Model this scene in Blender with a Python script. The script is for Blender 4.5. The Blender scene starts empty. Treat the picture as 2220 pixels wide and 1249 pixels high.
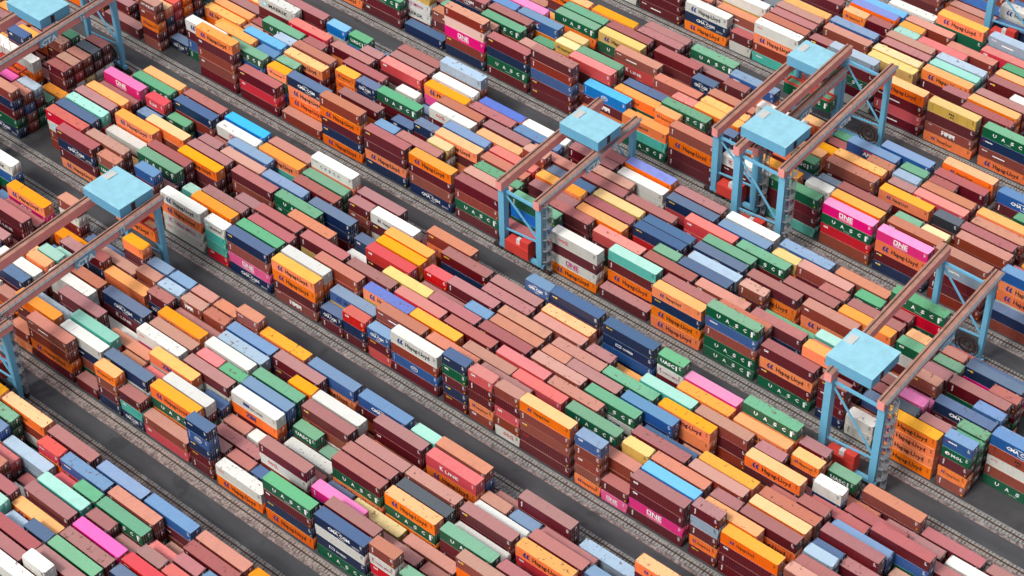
import bpy, math, random
import numpy as np
S = bpy.context.scene
COL = S.collection
R = math.radians
# ---------------------------------------------------------------- camera, world, sun, exposure
CAMF, YAW, PITCH, ROLL, CAMH = 4421.138, 2.2878869, 0.7432278, -0.0149650, 286.2090
OX, OY = 200.0, -245.0                       # world origin sits in the middle of the yard
cd = bpy.data.cameras.new("camera"); cam = bpy.data.objects.new("camera", cd); COL.objects.link(cam)
from mathutils import Matrix, Vector
dv = Vector((math.cos(YAW)*math.cos(PITCH), math.sin(YAW)*math.cos(PITCH), -math.sin(PITCH)))
rv = Vector((math.sin(YAW), -math.cos(YAW), 0)); uv = rv.cross(dv)
r2 = rv*math.cos(ROLL)+uv*math.sin(ROLL); u2 = -rv*math.sin(ROLL)+uv*math.cos(ROLL)
M3 = Matrix((r2, u2, -dv)).transposed()
cam.matrix_world = Matrix.Translation((OX, OY, CAMH)) @ M3.to_4x4()
cd.sensor_width = 36; cd.lens = CAMF/2220*36; cd.clip_end = 5000; cd.clip_start = 1
S.camera = cam
W = bpy.data.worlds.new("World"); S.world = W; W.use_nodes = True
nt = W.node_tree; bgn = nt.nodes['Background']
sky = nt.nodes.new('ShaderNodeTexSky'); sky.sky_type = 'NISHITA'; sky.sun_disc = False
SUN_EL, SUN_AZ = R(52), R(-100)            # direction the light comes from, azimuth from +X counter-clockwise
sky.sun_elevation = SUN_EL; sky.sun_rotation = math.pi/2-SUN_AZ
sky.air_density = 1.6; sky.dust_density = 5.0; sky.ozone_density = 1.0
hsv = nt.nodes.new('ShaderNodeHueSaturation'); hsv.inputs['Saturation'].default_value = 0.5
nt.links.new(sky.outputs[0], hsv.inputs['Color']); nt.links.new(hsv.outputs[0], bgn.inputs['Color'])
bgn.inputs['Strength'].default_value = 0.115
sl = bpy.data.lights.new("sun", 'SUN'); sl.energy = 1.5; sl.angle = R(12); sl.color = (1, .965, .91)
so = bpy.data.objects.new("sun", sl); COL.objects.link(so)
sd = Vector((math.cos(SUN_AZ)*math.cos(SUN_EL), math.sin(SUN_AZ)*math.cos(SUN_EL), math.sin(SUN_EL)))
so.rotation_euler = sd.to_track_quat('Z', 'Y').to_euler(); so.location = (0, 0, 200)
S.view_settings.view_transform = 'Standard'; S.view_settings.look = 'None'
S.view_settings.gamma = 1; S.view_settings.exposure = 0.36; S.view_settings.use_curve_mapping = False
S.cycles.max_bounces = 5; S.cycles.diffuse_bounces = 3; S.cycles.glossy_bounces = 2
S.cycles.transmission_bounces = 1; S.cycles.transparent_max_bounces = 2

# ---------------------------------------------------------------- materials
def lin(c): return tuple((x/255/12.92 if x/255 <= .04045 else ((x/255+.055)/1.055)**2.4) for x in c)
def newmat(name):
    m = bpy.data.materials.new(name); m.use_nodes = True
    return m, m.node_tree, m.node_tree.nodes['Principled BSDF']
def N(nt, t, **k):
    n = nt.nodes.new(t)
    for a, b in k.items(): setattr(n, a, b)
    return n
def mth(nt, op, a, b=None):
    n = N(nt, 'ShaderNodeMath', operation=op)
    for i, x in enumerate((a, b)):
        if x is None: continue
        if isinstance(x, (int, float)): n.inputs[i].default_value = x
        else: nt.links.new(x, n.inputs[i])
    return n.outputs[0]
def rmp(nt, fac, lo, hi):
    n = N(nt, 'ShaderNodeMapRange'); n.inputs['From Min'].default_value = lo; n.inputs['From Max'].default_value = hi
    nt.links.new(fac, n.inputs['Value']); return n.outputs[0]
def mixc(nt, fac, a, b):
    n = N(nt, 'ShaderNodeMix', data_type='RGBA')
    for i, x in ((0, fac), (6, a), (7, b)):
        if isinstance(x, (int, float)): n.inputs[i].default_value = x
        elif isinstance(x, tuple): n.inputs[i].default_value = (*x, 1)
        else: nt.links.new(x, n.inputs[i])
    return n.outputs[2]
def noise(nt, scale, detail=3, stretch=None, off=None):
    g = N(nt, 'ShaderNodeNewGeometry'); v = g.outputs['Position']
    if stretch:
        mp = N(nt, 'ShaderNodeMapping'); mp.inputs['Scale'].default_value = stretch; nt.links.new(v, mp.inputs['Vector']); v = mp.outputs[0]
    n = N(nt, 'ShaderNodeTexNoise'); n.inputs['Scale'].default_value = scale; n.inputs['Detail'].default_value = detail
    nt.links.new(v, n.inputs['Vector']); return n.outputs['Fac']
def rnd(nt):                                  # one random number per container (object or face attribute)
    oi = N(nt, 'ShaderNodeObjectInfo'); at = N(nt, 'ShaderNodeAttribute'); at.attribute_name = 'rnd'
    return mth(nt, 'FRACT', mth(nt, 'ADD', oi.outputs['Random'], at.outputs['Fac']))
def wn(nt, r, seed):
    w = N(nt, 'ShaderNodeTexWhiteNoise', noise_dimensions='1D'); nt.links.new(mth(nt, 'ADD', r, seed), w.inputs['W']); return w.outputs['Value']
def paint(name, base, rough=.5, rust=.5, vary=.12, streak=.35):
    m, nt, p = newmat(name); r = rnd(nt)
    h = N(nt, 'ShaderNodeHueSaturation'); h.inputs['Color'].default_value = (*base, 1)
    nt.links.new(mth(nt, 'ADD', mth(nt, 'MULTIPLY', wn(nt, r, 1.3), vary*2), 1-vary), h.inputs['Value'])
    nt.links.new(mth(nt, 'ADD', mth(nt, 'MULTIPLY', wn(nt, r, 5.1), .012), .494), h.inputs['Hue'])
    nt.links.new(mth(nt, 'ADD', mth(nt, 'MULTIPLY', wn(nt, r, 7.7), .2), .86), h.inputs['Saturation'])
    dirt = mth(nt, 'MULTIPLY', rmp(nt, noise(nt, .8, 4, (1, 1, .35)), .45, .8), mth(nt, 'MULTIPLY', wn(nt, r, 2.9), streak))
    c = mixc(nt, dirt, h.outputs[0], tuple(x*.45+.02 for x in base))
    ru = mth(nt, 'MULTIPLY', rmp(nt, noise(nt, 1.7, 6), .66, .72), mth(nt, 'GREATER_THAN', wn(nt, r, 9.2), 1-rust*.5))
    c = mixc(nt, mth(nt, 'MULTIPLY', ru, .8), c, (.12, .045, .025))
    nt.links.new(c, p.inputs['Base Color']); p.inputs['Roughness'].default_value = rough
    p.inputs['Specular IOR Level'].default_value = .35
    return m
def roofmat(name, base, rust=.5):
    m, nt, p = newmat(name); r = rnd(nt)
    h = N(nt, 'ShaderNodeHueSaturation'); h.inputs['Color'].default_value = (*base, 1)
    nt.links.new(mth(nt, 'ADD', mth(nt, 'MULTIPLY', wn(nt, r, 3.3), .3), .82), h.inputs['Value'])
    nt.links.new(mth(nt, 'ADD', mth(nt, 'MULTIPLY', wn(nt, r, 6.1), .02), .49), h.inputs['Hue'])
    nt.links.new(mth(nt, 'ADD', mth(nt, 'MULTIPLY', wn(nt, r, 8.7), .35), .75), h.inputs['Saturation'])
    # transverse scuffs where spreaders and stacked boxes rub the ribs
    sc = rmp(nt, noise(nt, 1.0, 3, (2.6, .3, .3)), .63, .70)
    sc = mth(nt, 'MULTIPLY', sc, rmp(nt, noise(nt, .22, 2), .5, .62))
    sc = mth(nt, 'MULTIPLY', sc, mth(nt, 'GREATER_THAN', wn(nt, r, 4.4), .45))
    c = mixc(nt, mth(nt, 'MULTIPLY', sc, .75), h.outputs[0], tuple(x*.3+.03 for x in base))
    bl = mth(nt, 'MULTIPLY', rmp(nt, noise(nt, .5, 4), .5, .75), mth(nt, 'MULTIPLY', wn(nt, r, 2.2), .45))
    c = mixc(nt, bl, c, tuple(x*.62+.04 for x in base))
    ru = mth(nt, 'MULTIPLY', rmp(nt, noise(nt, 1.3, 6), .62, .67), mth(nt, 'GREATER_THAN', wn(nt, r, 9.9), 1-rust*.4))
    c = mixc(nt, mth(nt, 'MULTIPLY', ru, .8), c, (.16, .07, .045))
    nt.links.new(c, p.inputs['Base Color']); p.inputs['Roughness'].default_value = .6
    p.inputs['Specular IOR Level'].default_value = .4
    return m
def plain(name, base, rough=.6, metal=0, nz=.15, sc=.6):
    m, nt, p = newmat(name)
    c = mixc(nt, mth(nt, 'MULTIPLY', rmp(nt, noise(nt, sc, 5), .35, .75), nz*2), base, tuple(x*.5 for x in base))
    nt.links.new(c, p.inputs['Base Color']); p.inputs['Roughness'].default_value = rough; p.inputs['Metallic'].default_value = metal
    return m
# code: (name, side colour, roof colour) sRGB; roofs paler from weathering plus sky sheen painted in
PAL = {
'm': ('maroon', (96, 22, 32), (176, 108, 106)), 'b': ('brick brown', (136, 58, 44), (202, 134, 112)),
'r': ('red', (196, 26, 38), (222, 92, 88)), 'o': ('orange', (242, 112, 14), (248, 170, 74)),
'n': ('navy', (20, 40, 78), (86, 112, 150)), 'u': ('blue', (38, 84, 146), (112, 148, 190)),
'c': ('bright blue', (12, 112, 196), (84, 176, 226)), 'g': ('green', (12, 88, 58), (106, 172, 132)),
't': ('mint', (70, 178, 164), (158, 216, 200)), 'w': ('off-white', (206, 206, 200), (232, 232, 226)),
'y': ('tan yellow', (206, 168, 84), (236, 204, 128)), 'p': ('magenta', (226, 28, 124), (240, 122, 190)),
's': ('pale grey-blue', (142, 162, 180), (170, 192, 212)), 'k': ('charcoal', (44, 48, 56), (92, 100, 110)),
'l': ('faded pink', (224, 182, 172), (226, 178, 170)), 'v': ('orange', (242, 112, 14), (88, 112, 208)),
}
K = .92
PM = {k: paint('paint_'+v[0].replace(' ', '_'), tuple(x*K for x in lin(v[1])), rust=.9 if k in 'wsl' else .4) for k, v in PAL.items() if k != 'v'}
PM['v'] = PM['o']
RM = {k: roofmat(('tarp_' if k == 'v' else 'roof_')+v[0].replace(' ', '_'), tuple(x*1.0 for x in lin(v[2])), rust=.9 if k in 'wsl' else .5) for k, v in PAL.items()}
DARK = plain('dark_underside', (.02, .02, .022), .8)
CAST = plain('corner_casting_steel', (.20, .17, .15), .6)
BAR = plain('locking_bar_steel', (.42, .42, .43), .45, .3)
LW = plain('lettering_white', (.82, .83, .84), .6, nz=.03); LK = plain('lettering_black', (.012, .012, .016), .5, nz=.02)
LB = plain('lettering_blue', (.012, .03, .20), .5, nz=.02); LR = plain('lettering_red', (.62, .03, .03), .5, nz=.02)
LY = plain('lettering_yellow', (.85, .55, .03), .5, nz=.02); LM = plain('lettering_magenta', (.45, .015, .16), .5, nz=.02)
LC = plain('lettering_pale_blue', (.25, .6, .72), .5, nz=.02)
LMAT = [LW, LK, LB, LR, LY, LM, LC]

# ---------------------------------------------------------------- mesh helpers
class MB:
    """collects quads and polygons as python lists and links them as one mesh object"""
    def __init__(s): s.v = []; s.f = []; s.m = []
    def box(s, x0, y0, z0, x1, y1, z1, m=0):
        b = len(s.v)
        s.v += [(x0, y0, z0), (x1, y0, z0), (x1, y1, z0), (x0, y1, z0), (x0, y0, z1), (x1, y0, z1), (x1, y1, z1), (x0, y1, z1)]
        s.f += [(b, b+3, b+2, b+1), (b+4, b+5, b+6, b+7), (b, b+1, b+5, b+4), (b+1, b+2, b+6, b+5), (b+2, b+3, b+7, b+6), (b+3, b, b+4, b+7)]
        s.m += [m]*6
    def quad(s, a, b, c, d, m=0):
        i = len(s.v); s.v += [a, b, c, d]; s.f.append((i, i+1, i+2, i+3)); s.m.append(m)
    def bar(s, p, q, w, h=None, m=0, n=4):
        """prism of n sides from p to q"""
        h = h or w; p = Vector(p); q = Vector(q); d = (q-p).normalized()
        a = d.cross(Vector((0, 0, 1))); a = Vector((1, 0, 0)) if a.length < 1e-3 else a.normalized(); c = a.cross(d)
        i = len(s.v)
        for P in (p, q):
            for k in range(n):
                t = 2*math.pi*(k+.5)/n; e = 1/math.cos(math.pi/n) if n == 4 else 1
                s.v.append(tuple(P+a*(math.cos(t)*w/2*e)+c*(math.sin(t)*h/2*e)))
        for k in range(n): s.f.append((i+k, i+(k+1) % n, i+n+(k+1) % n, i+n+k)); s.m.append(m)
        s.f.append(tuple(i+k for k in reversed(range(n)))); s.f.append(tuple(i+n+k for k in range(n))); s.m += [m, m]
    def loft(s, secs, m=0, cap=True):
        """secs: list of point rings of equal length"""
        i = len(s.v); n = len(secs[0])
        for r_ in secs: s.v += [tuple(p) for p in r_]
        for a in range(len(secs)-1):
            for k in range(n): s.f.append((i+a*n+k, i+a*n+(k+1) % n, i+(a+1)*n+(k+1) % n, i+(a+1)*n+k)); s.m.append(m)
        if cap:
            s.f.append(tuple(i+k for k in reversed(range(n)))); s.f.append(tuple(i+(len(secs)-1)*n+k for k in range(n))); s.m += [m, m]
    def mesh(s, name, mats):
        me = bpy.data.meshes.new(name); me.from_pydata(s.v, [], s.f)
        for x in mats: me.materials.append(x)
        me.polygons.foreach_set('material_index', s.m); me.update(); return me
    def build(s, name, mats, parent=None):
        mats = mats if isinstance(mats, (list, tuple)) else [mats]
        o = bpy.data.objects.new(name, s.mesh(name, mats)); COL.objects.link(o)
        if parent: o.parent = parent
        return o
def tag(o, label=None, cat=None, group=None, kind=None):
    if label: o['label'] = label
    if cat: o['category'] = cat
    if group: o['group'] = group
    if kind: o['kind'] = kind
    return o
def empty(name, loc=(0, 0, 0)):
    o = bpy.data.objects.new(name, None); COL.objects.link(o); o.location = loc; o.empty_display_size = 1; return o

# ---------------------------------------------------------------- lettering
_tx = {}
def text_geo(s, size, bold=.02, spacing=1.0):
    """flat glyph outlines of a string: list of 2-D points, faces, width"""
    key = (s, size, bold, spacing)
    if key in _tx: return _tx[key]
    cu = bpy.data.curves.new('t', 'FONT'); cu.body = s; cu.size = size; cu.offset = bold*size; cu.resolution_u = 1; cu.space_character = spacing
    o = bpy.data.objects.new('t', cu); COL.objects.link(o)
    me = bpy.data.meshes.new_from_object(o.evaluated_get(bpy.context.evaluated_depsgraph_get()))
    v = [(p.co.x, p.co.y) for p in me.vertices]; f = [tuple(p.vertices) for p in me.polygons]
    bpy.data.objects.remove(o); bpy.data.curves.remove(cu); bpy.data.meshes.remove(me)
    x0 = min((p[0] for p in v), default=0); x1 = max((p[0] for p in v), default=0)
    _tx[key] = ([(p[0]-x0, p[1]) for p in v], f, x1-x0); return _tx[key]
class Deco:
    """marks lying on the near long side (x along, z up), y just proud of the wall"""
    def __init__(s): s.v = []; s.f = []; s.m = []
    def text(s, t, x, z, h, m, w=None, bold=.02, rot=False, y=-.012, spacing=1.0, slant=0):
        v, f, wd = text_geo(t, 1.0, bold, spacing); cap = .70; k = h/cap; kx = (w/wd) if w else k
        if rot: kx = (w/wd) if w else k
        b = len(s.v)
        for px, py in v:
            if rot: s.v.append((x+py*k, y, z-px*kx))
            else: s.v.append((x+px*kx+slant*py*k, y, z+py*k))
        s.f += [tuple(b+i for i in q) for q in f]; s.m += [m]*len(f)
    def rect(s, x0, z0, x1, z1, m, y=-.012, sk=0):
        b = len(s.v); s.v += [(x0, y, z0), (x1, y, z0), (x1+sk, y, z1), (x0+sk, y, z1)]; s.f.append((b, b+1, b+2, b+3)); s.m.append(m)
    def poly(s, pts, m, y=-.012):
        b = len(s.v); s.v += [(p[0], y, p[1]) for p in pts]; s.f.append(tuple(range(b, b+len(pts)))); s.m.append(m)
    def arc(s, cx, cz, rx, rz, a0, a1, t, m, n=10):
        for i in range(n):
            p = []
            for a, k in ((i, 1), (i+1, 1), (i+1, 1-t), (i, 1-t)):
                q = R(a0+(a1-a0)*a/n); tt = k if k == 1 else 1-t*math.sin(math.pi*a/n) if a1-a0 < 300 else k
                p.append((cx+rx*tt*math.cos(q), cz+rz*tt*math.sin(q)))
            s.poly(p, m)
def emblem(d, x, z, h, m=2):
    """two stylised slanted letters side by side"""
    w = h*.62
    for i in range(2):
        o = x+i*w*.95
        d.poly([(o, z+h*.45), (o+w*.45, z+h), (o+w*.95, z+h), (o+w*.55, z+h*.52), (o+w*.85, z+h*.12), (o+w*1.1, z+h*.12), (o+w*.75, z-.02), (o+w*.3, z), (o+w*.1, z+h*.2)], m)
def deco(code, L, H, main):
    """marks for one lettering code on a box L long, H high; main = colour code of the box"""
    d = Deco(); q = L/12.19; big = L > 9; mz = H/2
    dark = main in 'oywltvs'
    ink = 1 if dark else 0
    if code == 'H':
        if big: emblem(d, 1.75, mz-.62, 1.25); d.text('Hapag-Lloyd', 3.9, mz-.48, 1.05, 1, w=6.3, bold=.025)
        else: emblem(d, .8, mz-.35, .8); d.text('Hapag-Lloyd', 1.9, mz-.3, .65, 1, w=3.4)
    elif code == 'h':
        if big: emblem(d, 2.0, mz-.35, .85); d.text('Hapag-Lloyd', 3.5, mz-.3, .72, 1, w=3.7)
        else: emblem(d, .75, mz-.25, .7); d.text('Hapag-Lloyd', 1.75, mz-.25, .55, 1, w=2.9)
    elif code == 'U':
        for t, x in (('U', 2.6), ('A', 4.75), ('S', 6.95), ('C', 8.9)): d.text(t, x, mz-.35, .85, ink if main != 'g' else 0, w=.85, bold=.03)
        d.rect(10.75, mz-.75, 11.2, mz+.65, 0); d.text('united arab shipping', 5.6, mz-.85, .16, 0, w=1.6)
    elif code == 'V':
        d.text('UASC', .7, mz-.35, .85, 0, w=3.3, bold=.03); d.rect(4.3, mz-.6, 4.62, mz+.6, 0)
    elif code == 'C':
        x0, w = (3.3, 5.4) if big else (.8, 3.6)
        d.text('CMA CGM', x0, mz-.42, .78, ink if main != 'w' else 2, w=w, bold=.035)
        d.arc(x0+w*.45, mz+.35, w*.22, .38, 10, 150, .35, 0); d.arc(x0+w*.62, mz-.55, w*.2, .38, 190, 340, .35, 0)
        if big: d.text('SHIPPING GROUP', 9.2, mz-.9, .2, 0, w=1.9); d.text('www.cma-cgm.com', 9.2, mz-.6, .2, 0, w=1.9)
    elif code == 'O':
        c_ = 5 if main == 'w' else 0
        x0, w, h = (4.1, 3.4, 1.3) if big else (1.3, 2.6, 1.0)
        lw = w*.29
        for a, b, c, e in ((0, 0, .25, 1), (.75, 0, 1, 1), (.25, 0, .75, .2), (.25, .8, .75, 1)): d.rect(x0+a*lw, mz-.4+b*h*.9, x0+c*lw, mz-.4+e*h*.9, c_)
        d.text('NE', x0+lw*1.2, mz-.4, h*.9, c_, w=w-lw*1.25, bold=.03)
        d.rect(x0, mz-.68, x0+w, mz-.58, c_); d.text('OCEAN NETWORK EXPRESS', x0, mz-.95, .17, c_, w=w)
    elif code == 'G': d.text('OOCL', 2.0, mz-.3, .85, 3, w=2.7, bold=.04)
    elif code == 'g': d.text('OOCL', .8, mz+.2, .45, 3, w=1.5, bold=.04)
    elif code == 'E':
        d.text('MAERSK', 3.6 if big else 1.7, mz-.45, .95 if big else .6, 1, w=6.2 if big else 3.4, bold=.02)
        d.rect(1.6 if big else .4, mz-.6, 3.0 if big else 1.4, mz+.7, 6)
        cx, cz = (2.3, mz+.05) if big else (.9, mz+.05); rr = .5
        d.poly([(cx+(rr if i % 2 == 0 else rr*.4)*math.sin(math.pi*i/7), cz+(rr if i % 2 == 0 else rr*.4)*math.cos(math.pi*i/7)) for i in range(14)], 0, y=-.018)
    elif code == 'K':
        d.text('K', 3.4, mz-.35, 1.0, 0, w=.9, bold=.03); d.text('LINE', 4.7, mz-.38, .72, 0, w=3.2, bold=.02)
        if not big: d.v = [(p[0]*.5-.3, p[1], p[2]) for p in d.v]
    elif code == 'M':
        x0, w = (4.3, 3.4) if big else (1.2, 2.4)
        for i in range(3):
            d.text('HMM'[i], x0+i*w/3, mz-.5, 1.0, 0, w=w/3.1, bold=.05)
        d.rect(x0, mz+.38, x0+w, mz+.52, 0, y=-.014)
        d.text('HMM', .8, mz+.7, .25, 0, w=.9)
    elif code == 'N':
        cx = 6.0 if big else 3.0
        d.arc(cx, mz, .95, .62, 0, 359.9, .16, 0, 20)
        for k in (-.22, 0, .22): d.arc(cx, mz+k, .72, .2, 20, 160, .4, 0, 6)
        d.text('SHIPPING', cx-.5, mz-.1, .22, 0, w=1.0)
        d.text('MSCU 481 220', .55, mz+.9, .2, 0, rot=True, w=1.5)
    elif code == 'X':
        ic = 1
        d.text('m', 5.4, mz-.02, .62, ic, w=1.35, bold=.05); d.text('sc', 5.7, mz-.72, .42, ic, w=.95, bold=.05)
        d.text('MSDU 771 904', 1.1, mz+.9, .2, ic, rot=True, w=1.5)
    elif code == 'A':
        d.text('APL', 4.1, mz-.55, .95, 0, w=2.3, bold=.04, slant=.1); d.poly([(4.1, mz+.52), (6.9, mz+.62), (6.9, mz+.85), (4.1, mz+.85)], 3)
    elif code == 'Y':
        x0, k = (1.7, 1) if big else (.5, .55)
        d.rect(x0, mz+.25, x0+.95*k, mz+.5, 5); d.rect(x0+.36*k, mz-.5, x0+.6*k, mz+.25, 5)
        d.rect(x0+.7*k, mz-.5, x0+.95*k, mz-.3, 5); d.rect(x0, mz-.2, x0+.3*k, mz+.02, 2)
        d.text('YANG MING', x0+1.5*k, mz-.45, .85 if big else .5, 5, w=6.6*k if big else 3.9, bold=.015)
    elif code == 'Q':
        for i, t in enumerate('COSCO'): d.text(t, 2.7+i*1.28, mz-.4, .75, 2, w=.62, bold=.03)
        d.text('FLORENS', .5, mz+.55, .28, 2, w=1.6)
    elif code == 'Z': d.text('ZIM', 3.6, mz-.45, 1.1, 2, w=2.8, bold=.05)
    elif code == 'P':
        x0 = 3.4 if big else 1.3
        d.arc(x0, mz, .5, .42, 0, 359.9, .8, 0, 12); d.rect(x0-.1, mz-.3, x0+.25, mz+.05, 3, y=-.02)
        d.text('MOL', x0+.8, mz-.38, .7, 0, w=2.6 if big else 2.4, bold=.03)
    elif code == 'S': d.text('CAI', .5, mz+.28, .32, 3, w=.5, bold=.05); d.text('seaco', 1.05, mz+.25, .42, 0, w=1.9, bold=.06)
    elif code == 'D': d.text('CAI', .7, mz+.35, .45, 0, w=1.1, bold=.07)
    elif code == 'T': d.text('TRITON', .75, mz+.85, .26, 0 if not dark else 1, rot=True, w=1.35, bold=.05)
    elif code == 'B': d.text('tex', .6, mz+.5, .3, 0, w=.55, bold=.06); d.rect(1.2, mz+.4, 1.85, mz+.8, 4)
    elif code == 'c': d.text('TRITON', .7, mz+.45, .3, 4, w=1.5, bold=.05)
    elif code == 'I': d.text('HYUNDAI', 1.0, mz-.1, .65, 0, w=4.2, bold=.03)
    elif code == 'F': d.text('florens', .7, mz+.4, .35, 0, w=1.3, bold=.04); d.rect(3.4, mz-.15, 6.4 if big else 4.6, mz+.15, 0) if big else None
    elif code == 'W':
        if main == 'n' or main == 'u': d.rect(3.2, mz-.3, 4.6, mz+.35, 0); d.rect(3.35, mz-.18, 4.45, mz+.22, 2, y=-.016); d.text('COVERED', 4.9, mz-.3, .5, 0, w=2.6, bold=.03)
        elif main == 'w': d.rect(3.2, mz-.3, 4.9, mz+.5, 2); d.text('SEA LINER', 5.1, mz-.35, .5, 1, w=3.4)
        elif main == 's': d.text('CAPITAL', 3.6, mz-.25, .5, 0, w=2.8, bold=.04)
        else: d.text('WSL', .6, mz+.35, .4, 0, w=1.1, bold=.06)
    # registration data that almost every box carries at its right end
    rr = random.Random(sum(map(ord, code+main))+int(L))
    e = 0 if not dark else 1
    for i, zz in enumerate((.78, .55, .32, .1)): d.rect(L-.95, mz+zz, L-.95+rr.uniform(.25, .6), mz+zz+.1, e)
    if rr.random() < .6: d.rect(L-.62, .45, L-.36, .72, 4)
    return d

# ---------------------------------------------------------------- container geometry
def rib_profile(x0, x1, n, amp):
    p = (x1-x0)/n; xs = []; ys = []
    for i in range(n):
        a = x0+i*p
        xs += [a, a+.28*p, a+.5*p, a+.78*p]; ys += [0, 0, amp, amp]
    xs.append(x1); ys.append(0); return xs, ys
def container_geo(L, H, lod=0):
    """body, roof, doors as MB; body slots: paint, castings ; roof: roof, castings ; doors: paint, bar, label"""
    B, T, D = MB(), MB(), MB(); Wd = 2.438; pw = .11; rb = .16; rt = .1; dep = .036
    n = int(L*(2.9 if lod == 0 else 1.9))
    for x in (0, L-pw):                                          # corner posts with their castings
        for y in (0, Wd-pw): B.box(x, y, .0, x+pw, y+pw, H-.115, 0); B.box(x-.006, y-.006, H-.118, x+pw+.07, y+pw+.05, H+.006, 1) if x == 0 else B.box(x-.07, y-.006, H-.118, x+pw+.006, y+pw+.05, H+.006, 1)
    for y in (.0, Wd-.06): B.box(pw, y, .0, L-pw, y+.06, rb, 0); T.box(pw+.07, y, H-rt, L-pw-.07, y+.06, H-.012, 0)
    B.box(.0, pw, 0, .05, Wd-pw, H-.03, 0)                       # front wall
    B.box(0.05, .06, .03, L-.05, Wd-.06, .1, 0)
    xs, ys = rib_profile(pw, L-pw, n, dep)
    for sgn, y0 in ((1, .018), (-1, Wd-.018)):
        for i in range(len(xs)-1):
            a, b, c, e = (xs[i], y0+sgn*ys[i], rb), (xs[i+1], y0+sgn*ys[i+1], rb), (xs[i+1], y0+sgn*ys[i+1], H-rt), (xs[i], y0+sgn*ys[i], H-rt)
            B.quad(a, b, c, e) if sgn > 0 else B.quad(b, a, e, c)
    nr = int(L*(1.9 if lod == 0 else 1.3)); xs, ys = rib_profile(.22, L-.22, nr, .03)
    for i in range(len(xs)-1): T.quad((xs[i], .06, H-.02-ys[i]), (xs[i+1], .06, H-.02-ys[i+1]), (xs[i+1], Wd-.06, H-.02-ys[i+1]), (xs[i], Wd-.06, H-.02-ys[i]))
    T.box(.0, pw, H-.1, .22, Wd-pw, H-.014, 0); T.box(L-.22, pw, H-.1, L, Wd-pw, H-.014, 0)
    # door end
    for y0, y1 in ((pw, Wd/2-.012), (Wd/2+.012, Wd-pw)):
        D.box(L-.1, y0, .12, L-.045, y1, H-.1, 0)
        for zz in (.35, .95, 1.55, 2.1) if lod == 0 else (): D.box(L-.046, y0+.06, zz, L-.03, y1-.06, zz+.3, 0)
        for f in (.27, .76):
            yb = y0+(y1-y0)*f; D.box(L-.03, yb-.02, .1, L+.012, yb+.02, H-.08, 1)
            if lod == 0:
                D.box(L-.02, yb-.03, .95, L+.03, yb+.25, 1.02, 1)
                for zz in (.15, H-.25): D.box(L-.02, yb-.07, zz, L+.02, yb+.07, zz+.09, 1)
    D.box(L-.12, pw, 0, L-.02, Wd-pw, .12, 0); D.box(L-.12, pw, H-.1, L-.02, Wd-pw, H-.03, 0)
    D.box(L-.03, 1.42, H*.62, L+.006, 1.78, H*.80, 2); D.box(L-.03, 1.4, H*.5, L+.005, 1.62, H*.56, 2)
    return B, T, D
GEO = {(w, h, l): container_geo(12.19 if w == 2 else 6.06, h, l) for w in (1, 2) for h in (2.591, 2.896) for l in (0, 1)}
MESH = {}
for (w, h, l), (B, T, D) in GEO.items():
    if l: continue
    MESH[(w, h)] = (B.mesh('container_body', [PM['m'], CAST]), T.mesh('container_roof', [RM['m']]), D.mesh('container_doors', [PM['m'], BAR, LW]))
DECO = {}
def deco_geo(code, w, h, main):
    key = (code, w, h, main if code in 'HhUVCOGgEKMNXAYQZPSDTBcIFW.' else '')
    if key not in DECO: DECO[key] = deco(code, 12.19 if w == 2 else 6.06, h, main)
    return DECO[key]
DMESH = {}
def deco_mesh(code, w, h, main):
    key = (code, w, h, main)
    if key not in DMESH:
        d = deco_geo(*key); me = bpy.data.meshes.new('container_lettering'); me.from_pydata(d.v, [], d.f)
        for x in LMAT: me.materials.append(x)
        me.polygons.foreach_set('material_index', d.m); me.update(); DMESH[key] = me
    return DMESH[key]
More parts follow.
